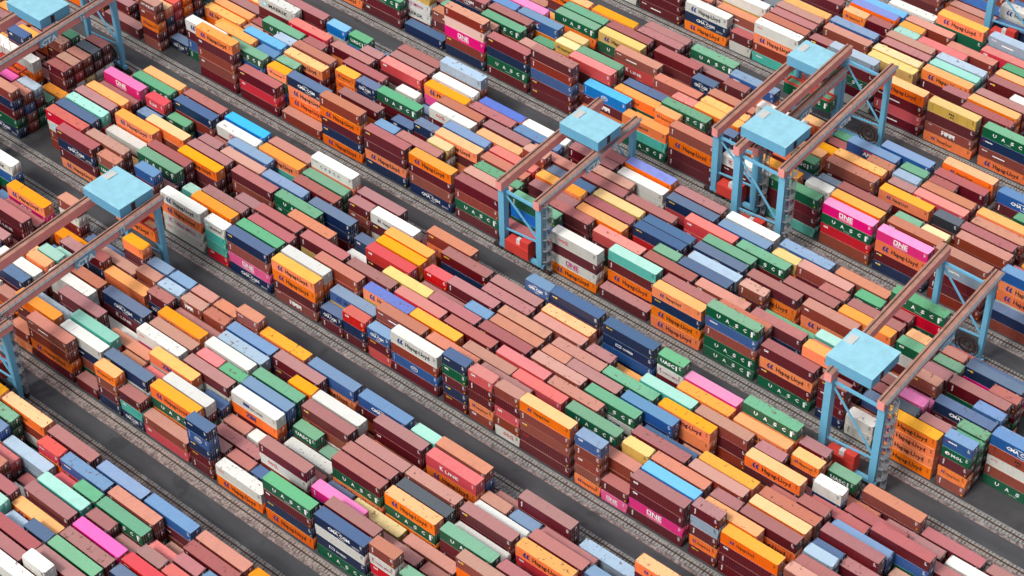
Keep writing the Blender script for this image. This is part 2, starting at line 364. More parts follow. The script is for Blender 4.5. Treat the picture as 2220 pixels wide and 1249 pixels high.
# ---------------------------------------------------------------- the yard layout
# one line per stack: block row slot width x z0 | boxes from the ground up: colour letter, lettering letter, height class, detail flag
YARD = """-56.56 -130.84 2 o.0C gT1C wB0B
-43.26 -130.84 2 bT1C u.0C bB0B
-29.97 -130.84 1 bT0C nB0B
-23.92 -130.84 2 m.0C wT1C g.0B w.1B
-10.02 -130.84 2 w.0B
3.28 -130.84 2 m.0C w.0C mT0C bB1B
-56.70 -127.90 2 g.0C nT0C bD1B
-43.40 -127.90 2 b.0C m.0C b.1C oD0B
-30.00 -127.90 2 b.0C mT0C mT0C mT0B
-16.21 -127.90 1 g.0C b.0C b.0C bT0B w.0A
-10.16 -127.90 2 b.0C n.0B
3.14 -127.90 2 b.0C nT0C n.1B
16.44 -127.90 2 b.1C m.0C wT0C m.0B
-63.48 -124.96 2 m.1C b.0C m.0C m.0B
-50.19 -124.96 2 mT0C wT1C m.0C mT0B
-36.89 -124.96 1 bD0B
-29.87 -124.96 2 m.0C m.0C mT0C mF0A
-17.22 -124.96 2 gT0C bT0C b.0C mT1B
-3.65 -124.96 2 n.0C mD0B
9.65 -124.96 2 mT0C mT0C b.0C wD1B
-70.27 -122.02 2 u.1C uT0C b.0B
-56.97 -122.02 2 b.0C m.0C mD1B
-43.67 -122.02 1 g.0C gT0C bD1B
-36.42 -122.02 1 gT0C r.0C m.0B t.0B
-30.07 -122.02 1 m.0C b.0C s.0B
-23.54 -122.02 1 bT0C gT0C b.0C nT0B
-16.98 -122.02 2 g.0C mT1C gT0C g.0A
-3.78 -122.02 2 uT0C bD0B
9.52 -122.02 2 o.1C m.0C mT0C mB0B
22.81 -122.02 2 w.0C b.1C oT0C oB0B
-70.40 -119.08 2 b.0C w.1C b.0C w.0B
-57.11 -119.08 2 m.0C b.0C bT1C n.0B
-43.31 -119.08 2 m.0C o.0C mF0B m.0B
-31.11 -119.08 2 o.1C mT1C oH0A
-17.11 -119.08 2 m.0C mT0C m.0C mT0A
-3.80 -119.08 2 m.0C w.0C mT0C n.0B
9.38 -119.08 2 o.0C mT1C o.0C w.0B
22.68 -119.08 2 gT1C b.0C r.0C bB0B
-77.19 -116.14 2 n.0C n.0C oT0C w.1B
-63.89 -116.14 2 gT0C o.0C o.1C n.0B
-49.99 -116.14 2 g.0C m.0B m.0B b.0B
-37.30 -116.14 1 w.0C wT0B
-30.63 -116.14 2 mT0C b.0C mD0B mT0A
-17.11 -116.14 2 mT0C b.0C p.0C p.0A
-4.04 -116.14 2 o.0C m.0C bT0C rF1B
9.24 -116.14 2 m.0C m.0B
22.54 -116.14 2 b.0C mT0C m.1C nD0B
-77.32 -113.19 2 m.0C b.1C b.0B
-64.03 -113.19 2 b.1C mT0C b.0C m.0B
-50.93 -113.19 2 r.1C m.0B rD0B
-37.43 -113.19 1 gT0C mD0B
-30.45 -113.19 2 m.0C m.0C g.0C t.0A
-16.96 -113.19 1 mT0C r.0C mT0B m.0B
-10.42 -113.19 1 o.0C wT0C m.1B
-3.59 -113.19 1 m.0C o.0C m.0C mT0B
3.02 -113.19 2 m.0C mT0C b.0C rT0B
15.76 -113.19 2 u.1C w.0C mB0B
29.05 -113.19 2 mT0C mT1C b.0C mD0B
-84.11 -110.25 2 g.0C m.1C m.0C wT0B
-70.81 -110.25 2 r.0C gT0C m.1C bB0B
-56.91 -110.25 2 u.0C uT0C o.0B u.0B
-44.44 -110.25 2 m.0C s.1B s.0A
-30.62 -110.25 1 m.0C m.0C rD0B
-24.03 -110.25 1 m.0C g.0C mT0C gF0B
-17.53 -110.25 2 bT0C o.0C m.0B gU0A
-4.56 -110.25 1 n.0C n.0C rK1B
2.70 -110.25 1 m.0C m.0C g.0C m.0B
9.57 -110.25 2 rT1C bT0C uT0C u.0B
22.27 -110.25 2 m.0C mT0C mT1B
35.57 -110.25 2 g.0C mT0C m.1B
-84.24 -107.31 2 m.0C wT0C m.1C o.0B
-70.95 -107.31 2 m.1C o.0C mT0B
-57.44 -107.31 2 wT0C m.0B gF0B g.0B
-43.95 -107.31 1 s.0B
-37.59 -107.31 1 r.0C b.0C o.0B rF0B
-30.97 -107.31 2 o.0C r.0C rD0B uS0A
-17.70 -107.31 2 mT0C g.0B m.1B bT0A
-4.46 -107.31 1 u.0C b.0B
2.34 -107.31 2 mT0C m.0C m.1C mT0A
15.48 -107.31 2 wT0C mT0B
28.78 -107.31 2 m.1C oT0C rT0C b.0B
42.08 -107.31 2 m.0C mT0C o.0C mD1B
-91.03 -104.37 2 m.0C n.1C rT0C mB0B
-77.73 -104.37 2 b.0C mT1C o.0C o.0B
-64.14 -104.37 2 mT1C g.0C m.0C o.0B
-51.28 -104.37 2 g.1B w.0B bT0B oh0A
-37.95 -104.37 2 m.0C m.0C mF0C mT1A
-24.24 -104.37 2 m.0C m.0C m.0C u.0A
-11.20 -104.37 2 g.0C bT1B mF0B u.0A
2.33 -104.37 2 b.0C m.1C mT0C bT0A
15.51 -104.37 2 m.1C mT0C u.0C o.0B
28.65 -104.37 2 bT1C m.0C b.0C oT0B
41.94 -104.37 2 m.0C m.0C bT0C n.1B
-111.80 -86.94 2 mT0C m.0C m.1C mT0B
-98.50 -86.94 2 m.1C m.0C mT0C bB0B
-85.21 -86.94 2 m.0B mD0B
-71.91 -86.94 1 o.0B b.0B
-65.29 -86.94 2 m.0B oH0B bT1B bF0A
-52.02 -86.94 1 m.0B
-45.10 -86.94 1 nh0B mT0B bT0B oh0B
-38.48 -86.94 1 nC0B tW0B mh0B
-32.02 -86.94 2 rD0B bT0A
-18.94 -86.94 1 mT0B mc0B nB0B uN0B nF0A
-11.97 -86.94 2 oH0B wg0A
1.21 -86.94 2 oH1B nc0B mW0B gU0A
14.47 -86.94 2 gU1B nW0B w.0B nC0A
28.05 -86.94 1 m.0C mT0B rD0B wY0B bT0A
35.07 -86.94 1 m.0C b.0C mT0C gF0B
41.12 -86.94 2 bT0C wB0B
54.41 -86.94 2 m.0C mT0C wT0C m.1B
67.71 -86.94 2 w.0C m.0C oT0C nT1B
-118.59 -84.00 2 mT0C w.0C m.1C bT0B
-105.29 -84.00 2 o.0C mT0C m.1C bD0B
-91.99 -84.00 2 m.1C b.0C w.0B
-79.29 -84.00 1 r.0C o.0B bT0B
-72.42 -84.00 2 r.0C b.0B mB1B o.0A
-58.60 -84.00 2 g.0B bT0B nF0B w.0A
-45.57 -84.00 2 bT0C b.0B wE0B nB1A
-32.27 -84.00 2 r.0C o.0B gU0B oH1A
-18.86 -84.00 1 mT0C mT0B
-12.02 -84.00 1 b.0C m.0B
-5.56 -84.00 2 m.0C nD0B
7.74 -84.00 1 b.0C wB0B
14.20 -84.00 2 u.0C m.0C mT0C mF1A
27.68 -84.00 2 m.0C mT0B
40.98 -84.00 2 bT0B
54.28 -84.00 2 o.0C bT1C b.0C bT0B
67.57 -84.00 2 m.0C oT1C bT0C m.0B
-125.37 -81.06 2 m.0C b.0C u.1C n.0B
-112.07 -81.06 2 m.0C m.1C r.0C o.0B
-98.78 -81.06 2 m.1C mT0C b.0C b.0B
-85.85 -81.06 2 m.0C o.0C mD1B nT0A
-72.32 -81.06 2 o.0C m.0C s.1B
-58.97 -81.06 2 m.0C u.0C rT1B t.0A
-45.40 -81.06 1 m.0C m.1C b.0B
-38.54 -81.06 1 oT0C m.0C r.1B
-32.08 -81.06 2 r.0C g.0B mT0B w.0A
-18.79 -81.06 2 gT0C m.0A
-5.73 -81.06 2 n.1C b.0B wG0B mT0A
7.62 -81.06 2 w.0C nT1B pT0A
21.01 -81.06 2 m.0C mT0B
34.20 -81.06 2 b.0C mD0B
47.49 -81.06 2 wT0C m.0B
60.79 -81.06 2 b.1C m.0C b.0C bT0B
74.09 -81.06 2 r.1C uT0C m.0C bD0B
-125.51 -78.12 2 g.1C o.0C mT0B
-112.21 -78.12 2 b.0C u.0C nT0C n.1B
-98.91 -78.12 2 o.1C m.0C m.0C uT0B
-85.76 -78.12 2 m.0C m.0B w.0B w.0A
-72.32 -78.12 1 m.0B
-66.01 -78.12 2 m.0C w.1C mD0B mT1A
-52.18 -78.12 2 u.0C m.0C b.0B
-39.09 -78.12 2 m.0C m.0C wH1B oZ0A
-25.27 -78.12 1 o.0C w.0B nF0B
-19.13 -78.12 1 m.0C bT0B
-12.51 -78.12 1 m.1C w.0B
-5.83 -78.12 2 m.0C mT0B
7.47 -78.12 1 m.0C n.0B
14.22 -78.12 2 m.0C y.0A
27.41 -78.12 2 m.0C bB0A
40.47 -78.12 2 b.0C m.0C o.1B bB0A
54.01 -78.12 2 mT0B
67.30 -78.12 2 g.0C m.0C b.0C bD1B
-132.29 -75.18 2 b.0C m.1C b.0C nD0B
-118.99 -75.18 2 r.0C m.1C g.0C mB0B
-105.70 -75.18 1 b.0C m.0C m.0C mD1B
-99.16 -75.18 2 w.1C w.0C mB0B mT0B
-85.75 -75.18 1 b.0B
-79.48 -75.18 1 gT1B b.0B mT1B o.0B
-72.56 -75.18 2 g.0B m.0B w.1B w.0A
-59.16 -75.18 2 m.0C wB0B
-45.98 -75.18 2 u.0C m.0C p.0B wg1A
-32.46 -75.18 2 gT1C m.0B w.0B mT0A
-19.27 -75.18 2 p.1C mT0B oZ0B wW0A
-5.67 -75.18 2 oT0C w.1A
7.30 -75.18 2 mB1C oH0B gU0B m.0A
20.63 -75.18 2 m.0C oH0B gU0B oH1A
34.04 -75.18 2 wg0C mT1B m.0B gU0A
47.30 -75.18 2 mT0C m.0C b.1C m.0B
60.52 -75.18 2 rT0C w.1C b.0C o.0B
73.81 -75.18 2 m.0C g.0C uB1B
-132.43 -72.24 2 w.0C b.1C nT0C oT0B
-119.13 -72.24 2 o.1C n.0C mB0B
-105.23 -72.24 2 w.0B
-92.54 -72.24 1 m.0C m.0B
-86.04 -72.24 1 mT0C w.0B o.0B
-79.42 -72.24 1 b.0C m.0C bT1C t.0B
-72.71 -72.24 2 m.1C m.0B mT0B bT0A
-59.43 -72.24 2 m.0C mT0B mK0B nC1A
-45.62 -72.24 2 wT0C m.0C o.0C bF0A
-32.10 -72.24 1 m.0C bT0C mT0C r.0B
-25.80 -72.24 1 g.0C g.0C o.0C gF0B
-19.46 -72.24 2 mT0C u.0B nD1B uT0A
-5.90 -72.24 1 n.0C mF0B gV0A
0.53 -72.24 1 u.0C g.0B
7.13 -72.24 2 m.0C n.1C gU0B mF0A
20.74 -72.24 2 o.0C b.0C mT0B kF0A
33.83 -72.24 2 mT1C m.0C w.0B
47.08 -72.24 2 mB0B
60.38 -72.24 2 mB0B
73.68 -72.24 2 mT1C oT0C mD0B
-139.21 -69.29 2 m.1C uT0C n.0C m.0B
-125.91 -69.29 2 g.0C b.1C mT0C b.0B
-112.62 -69.29 2 m.0C m.0C wT0C mB1B
-99.92 -69.29 2 mT0C m.0B mK1B mB1A
-86.01 -69.29 1 n.0B
-79.54 -69.29 1 b.0C mT0C t.0B
-72.89 -69.29 2 m.0C b.1B
-59.43 -69.29 2 r.0C m.0B
-46.31 -69.29 2 r.1C mT0C p.0B oH0A
-32.85 -69.29 2 b.1C m.0C w.0C wg0A
-19.54 -69.29 2 u.0C m.1C gD0B gT0A
-6.31 -69.29 2 m.0C w.0B bB0B mB1A
7.56 -69.29 2 m.0C m.0C m.0C mT0A
20.23 -69.29 2 m.1C m.0C bT0B bT0A
33.57 -69.29 2 m.1C g.0B m.0B mB0A
46.70 -69.29 2 m.0C mT1B rD0B oH0A
60.25 -69.29 2 nT0C mT0B
73.54 -69.29 2 o.1C bT0C bB0B
86.84 -69.29 2 o.1C b.0C u.0C mT0B
-139.35 -66.35 2 m.0C bT1C b.0B
-126.05 -66.35 2 b.0C o.0C m.1C m.0B
-112.75 -66.35 2 b.0B
-99.78 -66.35 2 nT0B mT0B m.1B
-86.16 -66.35 1 uB0B
-80.02 -66.35 1 bT1C m.1B mT0B
-72.26 -66.35 1 rT0C m.0C nT0B mB0B
-66.27 -66.35 2 g.0C o.1B o.0A
-52.85 -66.35 1 bT0C m.0B nC0B mT0B
-46.01 -66.35 2 mT1C bT1C m.0B
-32.37 -66.35 2 b.0C mT0C m.0B s.0A
-19.67 -66.35 1 wT0C mT0B
-12.82 -66.35 1 m.0C o.1C mT0C o.0B
-6.46 -66.35 2 m.1C m.0C bD0B w.0A
6.92 -66.35 2 bB0B
20.22 -66.35 2 m.0C oD0B
33.43 -66.35 2 g.1C m.0C w.1B
47.09 -66.35 2 r.1C m.0C mT0C m.0A
59.94 -66.35 2 m.1C m.0C wT0C uF0B
73.41 -66.35 2 o.1C oT0C uT0B
86.70 -66.35 2 b.0C rT0C m.1B
-146.13 -63.41 2 m.0C o.0C m.1B
-132.84 -63.41 2 oT0C oT0C u.1B
-119.54 -63.41 2 bT1C m.0C m.0C mB0B
-106.24 -63.41 1 mT0C uT0B
-100.17 -63.41 2 oT1B gT1B pO0B oH0A
-86.10 -63.41 2 m.1B oH0B
-72.93 -63.41 2 mT0C b.1C bF0B
-59.48 -63.41 1 nT0C m.0C bD0B b.0B
-52.94 -63.41 1 oT0C b.0C mT0B s.0B
-46.16 -63.41 1 w.0C o.0C m.0B bM0B
-39.57 -63.41 1 mT0C w.0C rT0B b.0B
-32.92 -63.41 2 o.0C m.0B nT0B uW0A
-19.86 -63.41 2 nT1C g.0B mB0B mT0A
-6.51 -63.41 2 b.0B
6.73 -63.41 2 uT1C o.0B mD0B m.0A
20.07 -63.41 2 n.0C b.0B oH0B rK1A
33.15 -63.41 1 o.0C w.0C bT1B
40.02 -63.41 1 oT1C w.0C u.0B
46.66 -63.41 2 r.1C mB0C mT1B
59.97 -63.41 2 w.0C mD0B
73.27 -63.41 2 m.0C m.1C n.0C bT0B
86.57 -63.41 2 mT0C b.1C m.0C bT0B
-152.92 -60.47 2 mT0C bT0C b.0C m.1B
-139.62 -60.47 2 u.0C o.1C m.0C mD0B
-126.32 -60.47 2 mT0C mT0C w.1B
-113.63 -60.47 2 m.1C mT0B gD0B uT0B wE0B
-99.73 -60.47 2 bD0B
-86.60 -60.47 1 m.0C b.0B mT0B w.0B bT0B
-79.78 -60.47 2 b.0C nB0B
-66.28 -60.47 1 mT0C m.0C m.0B m.0B o.0B
-59.36 -60.47 1 r.0C m.0C u.0C u.0B
-52.79 -60.47 1 rT0C bT0C bT0C u.0B
-46.35 -60.47 1 m.0C oT0C b.0C b.0B
-39.77 -60.47 1 m.0C o.0C g.0C bT0B
-32.89 -60.47 1 gT0C rT0C b.0C bF0B bF0B
-26.54 -60.47 2 b.1C m.0C gF0C o.0A
-13.33 -60.47 2 b.0C n.0B oH0B u.1A
0.07 -60.47 2 mT0B o.0B mT1B uC0A
13.52 -60.47 1 b.0C m.0C m.0C t.0B
19.79 -60.47 2 mT1C mB0B uF1B b.0A
33.35 -60.47 1 m.1C m.1B
39.77 -60.47 2 mT0C mT0B mT0B mT1A
53.79 -60.47 2 mT0C uT0C s.0A
66.31 -60.47 2 m.0C rT0C o.1C m.0B oh0B
79.78 -60.47 2 b.0C o.1C m.0C n.0B
93.08 -60.47 1 m.0C m.1C oT0C m.0B
-174.09 -43.63 2 o.1C n.0C rT0C nD0B
-160.79 -43.63 2 oT0C b.1C m.0C bD0B
-147.49 -43.63 2 bT0C rT1C b.0C mD0B
-134.47 -43.63 2 nC0B gF0B mT0B nF0B bD0B
-107.74 -43.63 2 oH0B mT1B nC0B mB0A
-94.05 -43.63 1 b.0B oT0B gV0B bT0B
-81.39 -43.63 1 o.1B mT0B bT1B m.0B u.0B
-73.94 -43.63 2 wg0B wY0B oH1B wH0A
-60.43 -43.63 1 rD0B t.0B t.0B wE0B
-53.85 -43.63 2 nC0B pO0B bT1B nB0A
-40.46 -43.63 2 bM0B mT0B oH1B oH0A
-27.03 -43.63 1 mT0B nC0B
-20.62 -43.63 1 mT0B n.1B rD0B
-13.84 -43.63 1 r.0B mc0B uC0B
-7.36 -43.63 2 mT0B uN0B b.0B wH1A
6.31 -43.63 1 mc0B nB0B mT0B gW0B nF0B
12.99 -43.63 1 bD0B oh0B m.0B mT0B rD0B
19.61 -43.63 1 wG0B bT0B rD0B m.0B b.0B
25.81 -43.63 2 m.0B mg1B bB0B bT0B oh0A
39.24 -43.63 1 oH0B b.0B bD0B bT0B uD0A
45.66 -43.63 1 pO0B mT0B
52.15 -43.63 2 mT0B pO0B mD0A mD1A
65.88 -43.63 1 mc0B oh0B mT0B s.0B mT0A
72.48 -43.63 2 mT0B mT0B mD0B oh1A
85.94 -43.63 2 m.0C mT1C mT0C b.1B
99.06 -43.63 2 n.0C mT1C b.0B
112.36 -43.63 2 uT1C m.0C o.0C bB0B
-174.22 -40.69 2 mT0C b.1C m.0B
-160.92 -40.69 2 b.1C mT0C o.0C m.0B
-147.63 -40.69 2 w.0C n.0C nT1C bB0B
-134.33 -40.69 1 b.0C mD0B
-128.05 -40.69 1 b.0B bD0B uD0B bT1B
-114.67 -40.69 2 b.0B bT0B wE0B rD1A
-101.19 -40.69 2 m.0B m.1B mT0B b.0B
-80.54 -40.69 1 w.0C r.1C m.0B
-73.94 -40.69 1 m.0C mB0B
-67.45 -40.69 2 o.1C m.1C m.0C oH0A
-53.87 -40.69 2 uT1C wT0C g.0C g.0A
-40.67 -40.69 2 m.1C nT0B o.0B w.0A
-27.01 -40.69 2 mT0C y.0B uH0A
-14.09 -40.69 2 m.0C u.0C bT0B bF1A
-0.72 -40.69 2 m.0C b.0C m.1C b.0B
12.47 -40.69 2 mT0C m.1C mD0C m.0B
25.79 -40.69 2 mT0C n.0B
38.81 -40.69 2 b.1C bT0B bB1A
52.36 -40.69 2 m.0C u.0C mB0C c.1A
65.89 -40.69 2 o.0C m.1C oH0B o.0A
78.98 -40.69 1 r.0C bB0B
86.04 -40.69 2 m.0C m.0C uA0C mT0B
98.93 -40.69 2 b.0C mB0B
112.22 -40.69 2 m.0C m.0C m.1C mD0B
-181.01 -37.75 2 m.1C bT0C bD0B
-167.71 -37.75 2 b.1C mT0C o.0B
-154.41 -37.75 2 m.0C m.1C oT0C mD0B
-141.11 -37.75 2 mT0B
-128.18 -37.75 1 gF0B gD0B mT0B s.0B
-114.79 -37.75 2 m.0C o.0C n.0B n.1B
-101.00 -37.75 2 gT0B o.0B
-87.73 -37.75 2 m.1C wT0B nB0B gU0A
-73.97 -37.75 1 n.0C nD0C t.0B
-67.46 -37.75 2 u.0C r.1C mF0C m.0B
-53.53 -37.75 2 m.0C b.0C mT0B mT0B
-40.83 -37.75 1 m.0B
-34.08 -37.75 2 m.1C rT0C bT0B b.0A
-20.29 -37.75 2 mT0C m.0C y.0B vH0A
-7.70 -37.75 2 b.0C b.1C bT0B o.0A
6.17 -37.75 2 o.0C o.0C bT0C b.0A
18.84 -37.75 2 m.0C rT0C rT1B rD0A
32.12 -37.75 2 m.0C o.0C mF1B gU0A
45.63 -37.75 1 n.0C mT0C b.0B y.0B
52.23 -37.75 2 mT1C m.0C m.0B bT0A
65.68 -37.75 1 b.0C m.0C w.0C m.0B
72.26 -37.75 2 n.0C bT0B oH1B m.0A
85.93 -37.75 1 b.0C w.0C s.0B s.0B
92.14 -37.75 2 m.0C uT0B
105.44 -37.75 2 b.0C rT0C m.0C b.1B
118.74 -37.75 2 m.0C o.0C wB1B
-181.14 -34.81 2 bT0C m.0C gT1C b.0B
-167.85 -34.81 2 b.0C mT0C o.1C mB0B
-154.55 -34.81 1 b.1C w.0C oT0B
-147.30 -34.81 2 mT0C p.0B
-134.60 -34.81 1 mT0C m.0B
-128.43 -34.81 1 m.0C gF0B
-114.76 -34.81 2 m.0C bT0C rD0B t.1B
-101.87 -34.81 2 m.0C mB0B w.0B
-87.89 -34.81 2 b.0C m.0B mT1B mT0B
-74.21 -34.81 2 m.0B
-60.43 -34.81 1 mT0C g.0C mD0C mT0B
-54.32 -34.81 2 o.0C mT0C m.0B mT1A
-41.00 -34.81 2 oT0C m.0C y.0B mT1A
-27.71 -34.81 2 r.0C m.1C mT0C mB0A
-14.41 -34.81 2 g.0C mT0C r.0C r.1A
-1.24 -34.81 2 b.1C w.0C m.0B mT0A
12.32 -34.81 2 u.0C b.0C mT0C r.1A
25.24 -34.81 2 m.0C mT0C b.0B b.1A
38.82 -34.81 1 b.0C wD0B
45.57 -34.81 2 m.0C o.0C m.0C mT1A
58.59 -34.81 2 o.0C m.1C m.0B b.0A
72.11 -34.81 2 m.0C g.1C m.0B o.0A
85.42 -34.81 1 m.1C k.1C n.1B
91.79 -34.81 2 n.1C o.0C m.1B
105.30 -34.81 2 o.0C bB0B
118.60 -34.81 2 gT1C o.0C w.0C bB0B
-187.93 -31.87 2 o.0C m.0C m.0C mD1B
-174.63 -31.87 2 n.1C nT0C m.0C bD0B
-161.33 -31.87 2 bT0C o.0C r.0C mD1B
-148.04 -31.87 1 wT0C wB0B
-141.99 -31.87 2 m.0C mT0B oH1B w.1A
-128.09 -31.87 2 m.0C oD0B
-115.16 -31.87 2 m.1C bT0C m.0B mD0B
-101.58 -31.87 2 bT0C nT1C oH0B oH0A
-81.30 -31.87 2 mT0C m.0B m.1B oH0A
-67.70 -31.87 1 nD0B
-60.70 -31.87 2 n.0B
-47.71 -31.87 2 g.0C b.1C b.0B bB0A
-34.45 -31.87 2 m.0B
-20.66 -31.87 2 g.0C b.0C nT0C y.0B
-8.02 -31.87 2 g.0C m.1C m.0C m.0A
5.22 -31.87 2 oT1C m.0C m.0C mB1A
18.61 -31.87 2 g.0C b.0C bT1C bF1A
31.91 -31.87 2 m.0C m.0B wC0B gU1A
45.11 -31.87 2 mT1C b.0C n.0B
58.76 -31.87 2 m.0C b.0C bT0B o.0A
72.23 -31.87 2 mT0C m.0C mB0B b.0A
85.51 -31.87 2 wT0C o.0C mD0B m.0A
98.52 -31.87 2 m.0C uB0B
111.81 -31.87 2 m.1C m.0C m.0C w.0B
125.11 -31.87 2 o.1C b.0C b.0B
-188.06 -28.93 2 m.0C o.1C wB0B
-174.77 -28.93 2 m.0C b.0C m.1C bB0B
-161.47 -28.93 1 oT1C m.0C bT0C nD0B
-154.52 -28.93 2 m.0C bT0C w.0B
-141.61 -28.93 1 m.0C w.0C mT1B m.1B nD0B
-134.36 -28.93 1 m.0C mT0B
-128.32 -28.93 1 m.0C m.0B m.0B mT0B
-114.82 -28.93 2 bT0C r.0C o.0B o.0B
-94.81 -28.93 2 b.0C m.0C bB1B o.0A
-81.39 -28.93 2 g.0B b.0B mD1B m.0B
-67.65 -28.93 2 m.0C mT0B bT0B m.0A
-54.47 -28.93 2 b.1C uT0C gD0B gU0A
-40.94 -28.93 1 r.1B
-34.59 -28.93 1 b.0C wB0B
-27.97 -28.93 2 bT0C u.0C mB0B rD1A
-14.04 -28.93 2 n.0C b.0C mT1B
-1.12 -28.93 1 m.0C b.0C r.0C u.0B
5.51 -28.93 2 w.0C bT0C nT1C b.0A
18.78 -28.93 1 mT0C oT1C b.0C b.0B
25.08 -28.93 2 bT0C o.1C m.0C mD0A
38.33 -28.93 2 b.1C rT0B n.0B u.0A
51.84 -28.93 2 u.0C bT0B
65.14 -28.93 1 bD0B
72.02 -28.93 1 r.0C o.1C mT0B
78.50 -28.93 1 g.0C g.0C mT0B m.0B
85.54 -28.93 2 u.1C n.1B u.1B
98.38 -28.93 2 bT0C b.0B
111.68 -28.93 2 m.0C b.0B
124.98 -28.93 2 rT0C w.0C m.0C u.1B
-188.20 -25.99 2 m.1C mT0C u.0C uB0B
-174.90 -25.99 2 b.0C g.0C uB1B
-161.60 -25.99 2 mT0C o.0B
-148.31 -25.99 2 mT0C mD0B
-135.01 -25.99 1 bT0C mD0B
-128.53 -25.99 1 o.0C w.0B r.0B b.0B
-115.27 -25.99 2 o.1C m.1B mT0B
-101.49 -25.99 1 g.0C bT0C u.0B
-81.22 -25.99 1 m.0C bT0C m.0C m.0B
-74.19 -25.99 2 g.0C n.0C b.0C b.0B
-61.39 -25.99 2 u.0C bT0C u.0C u.1B
-47.42 -25.99 2 o.0B m.0B n.0B n.0A
-34.32 -25.99 1 r.0C n.0B nD0B
-27.94 -25.99 2 gT1C bT0C o.0B o.0A
-14.47 -25.99 1 b.0C b.0C mD0B rD0B
-8.24 -25.99 2 mT0C g.0C mT1B mT0A
5.11 -25.99 2 w.0C rT0C bT0C bF1A
18.84 -25.99 2 w.0C w.0C w.0C b.0A
31.51 -25.99 2 r.0C b.0C gF1C gF0A
44.94 -25.99 2 b.0C m.0B o.1B oH0A
58.35 -25.99 1 b.0B
64.96 -25.99 2 m.1C o.0B m.0B oH0A
78.88 -25.99 2 m.0C mD0C mT0B
92.20 -25.99 2 m.0C g.0B u.0B m.0A
104.89 -25.99 2 b.0B
118.19 -25.99 2 n.1C o.0C b.0B
131.49 -25.99 2 oT0C m.1C w.0B
-188.34 -23.05 2 m.0C b.0C m.1C m.0B
-175.04 -23.05 2 g.0C uT0C m.0C mD1B
-161.74 -23.05 2 m.0B
-147.84 -23.05 2 m.0C mB0B oH0B
-135.75 -23.05 1 u.1C bT1B mB1B b.0B
-128.44 -23.05 1 oT0C y.0B mT0B bB0B
-115.43 -23.05 2 m.0C m.1C mT0B pO0A
-101.50 -23.05 1 b.0C bT0C n.0B rK0B
-94.79 -23.05 1 w.0C gD0B gD0B
-81.36 -23.05 1 gT0C b.0C mD0B
-74.95 -23.05 2 b.0C b.0C uF0B uD1B
-61.46 -23.05 1 bT0B
-54.86 -23.05 2 m.0C m.1C bT0B m.0A
-41.51 -23.05 2 bD0B
-28.25 -23.05 2 oT1C m.0C o.0B o.0A
-14.92 -23.05 2 r.0C nT0B
-1.67 -23.05 2 m.0C wT1C mD0C mD0A
11.74 -23.05 2 r.0C u.0C bD1C b.0A
25.08 -23.05 1 o.0C oT0C wT0B m.0B
31.62 -23.05 1 mT0B
38.31 -23.05 2 o.0C rT1C t.0C t.0A
51.29 -23.05 2 m.0B bT0B m.1B bB0A
64.98 -23.05 1 oT0C m.0C oT0C mF0B
71.52 -23.05 1 o.0C mD0B
78.07 -23.05 1 u.0C w.0C n.0B w.0A
85.09 -23.05 2 gD0C u.0C mD0B
98.11 -23.05 2 mT0C m.0B
111.41 -23.05 2 m.0C wD0B
124.70 -23.05 2 o.0C bT0C mT0C mB1B
138.00 -23.05 2 m.0C oT1C g.0C mT0B
-188.47 -20.10 2 mT0C mT0C nD1B
-175.17 -20.10 2 m.0C uT0C uB1B
-161.88 -20.10 2 oT0B mB0B
-148.58 -20.10 2 m.0C bT0B
-135.88 -20.10 1 m.1C m.1C mF0C g.1B
-128.61 -20.10 1 b.0B w.0B mT0B kD0B
-115.34 -20.10 1 bT0C bT0B
-108.91 -20.10 2 mT1C b.1C mD0B gU0B
-95.23 -20.10 2 m.0C n.0B b.1B nB0A
-81.53 -20.10 2 o.0C mT0C mF0B wO0B
-68.29 -20.10 2 mT1C b.0C t.0B oH0A
-55.01 -20.10 2 m.0C b.1B g.0B gD0B
-41.49 -20.10 1 nT0C bT0B bD0B mB0B
-34.99 -20.10 2 m.0C w.0B mB1B wh0A
-21.70 -20.10 1 bB0B
-15.15 -20.10 2 m.0C bT1C n.0B mc0A
-1.95 -20.10 2 mT0C rT0C m.1C m.0A
11.39 -20.10 2 mT1C b.0C o.0B o.0A
24.84 -20.10 2 o.0C o.0B
38.14 -20.10 1 m.0C uB0B
44.85 -20.10 2 m.0C m.1C o.0C o.0A
58.02 -20.10 2 m.0C oT0B b.1B oH0A
71.26 -20.10 1 g.0C g.0B m.0B oh0A
77.60 -20.10 2 mT0C bD0B
91.32 -20.10 2 bT0B mT0B
104.62 -20.10 2 mT0C w.0B
117.92 -20.10 2 m.0C n.0B
131.22 -20.10 2 b.1C bT0C bD0B
-188.61 -17.16 2 b.0C bT1C mB0B
-175.31 -17.16 2 n.0C m.1B bB0B
-162.01 -17.16 2 b.0C oT0B
-148.72 -17.16 2 mT0C mD0B
-135.42 -17.16 1 m.0C b.0B
-128.77 -17.16 1 m.0C w.0B m.0B mB0B
-115.47 -17.16 1 m.0C m.0B
-108.80 -17.16 2 m.0C m.0C mT0C o.1B
-95.42 -17.16 2 o.1C w.0C m.0C mD0B
-82.01 -17.16 2 bT1C m.0C uD0C c.0B
-68.37 -17.16 2 b.0C rT0C m.1C bT0B
-55.03 -17.16 2 b.0C mT0C b.0C o.1B wQ0A
-41.62 -17.16 2 bT0C r.0C mT1B mT0A
-28.49 -17.16 1 m.0C mB0B
-21.82 -17.16 2 bT0B b.0B oh0B bB1A
-8.54 -17.16 2 b.0C wD0B
4.93 -17.16 1 m.0C gT0C m.0C nT0B uC0B
11.29 -17.16 2 w.0C wT0B s.0B m.0B nB1A
24.74 -17.16 2 m.0C n.0B u.0B nW0B nc0A
38.07 -17.16 1 r.0C b.0C m.0B wY0B gV0A
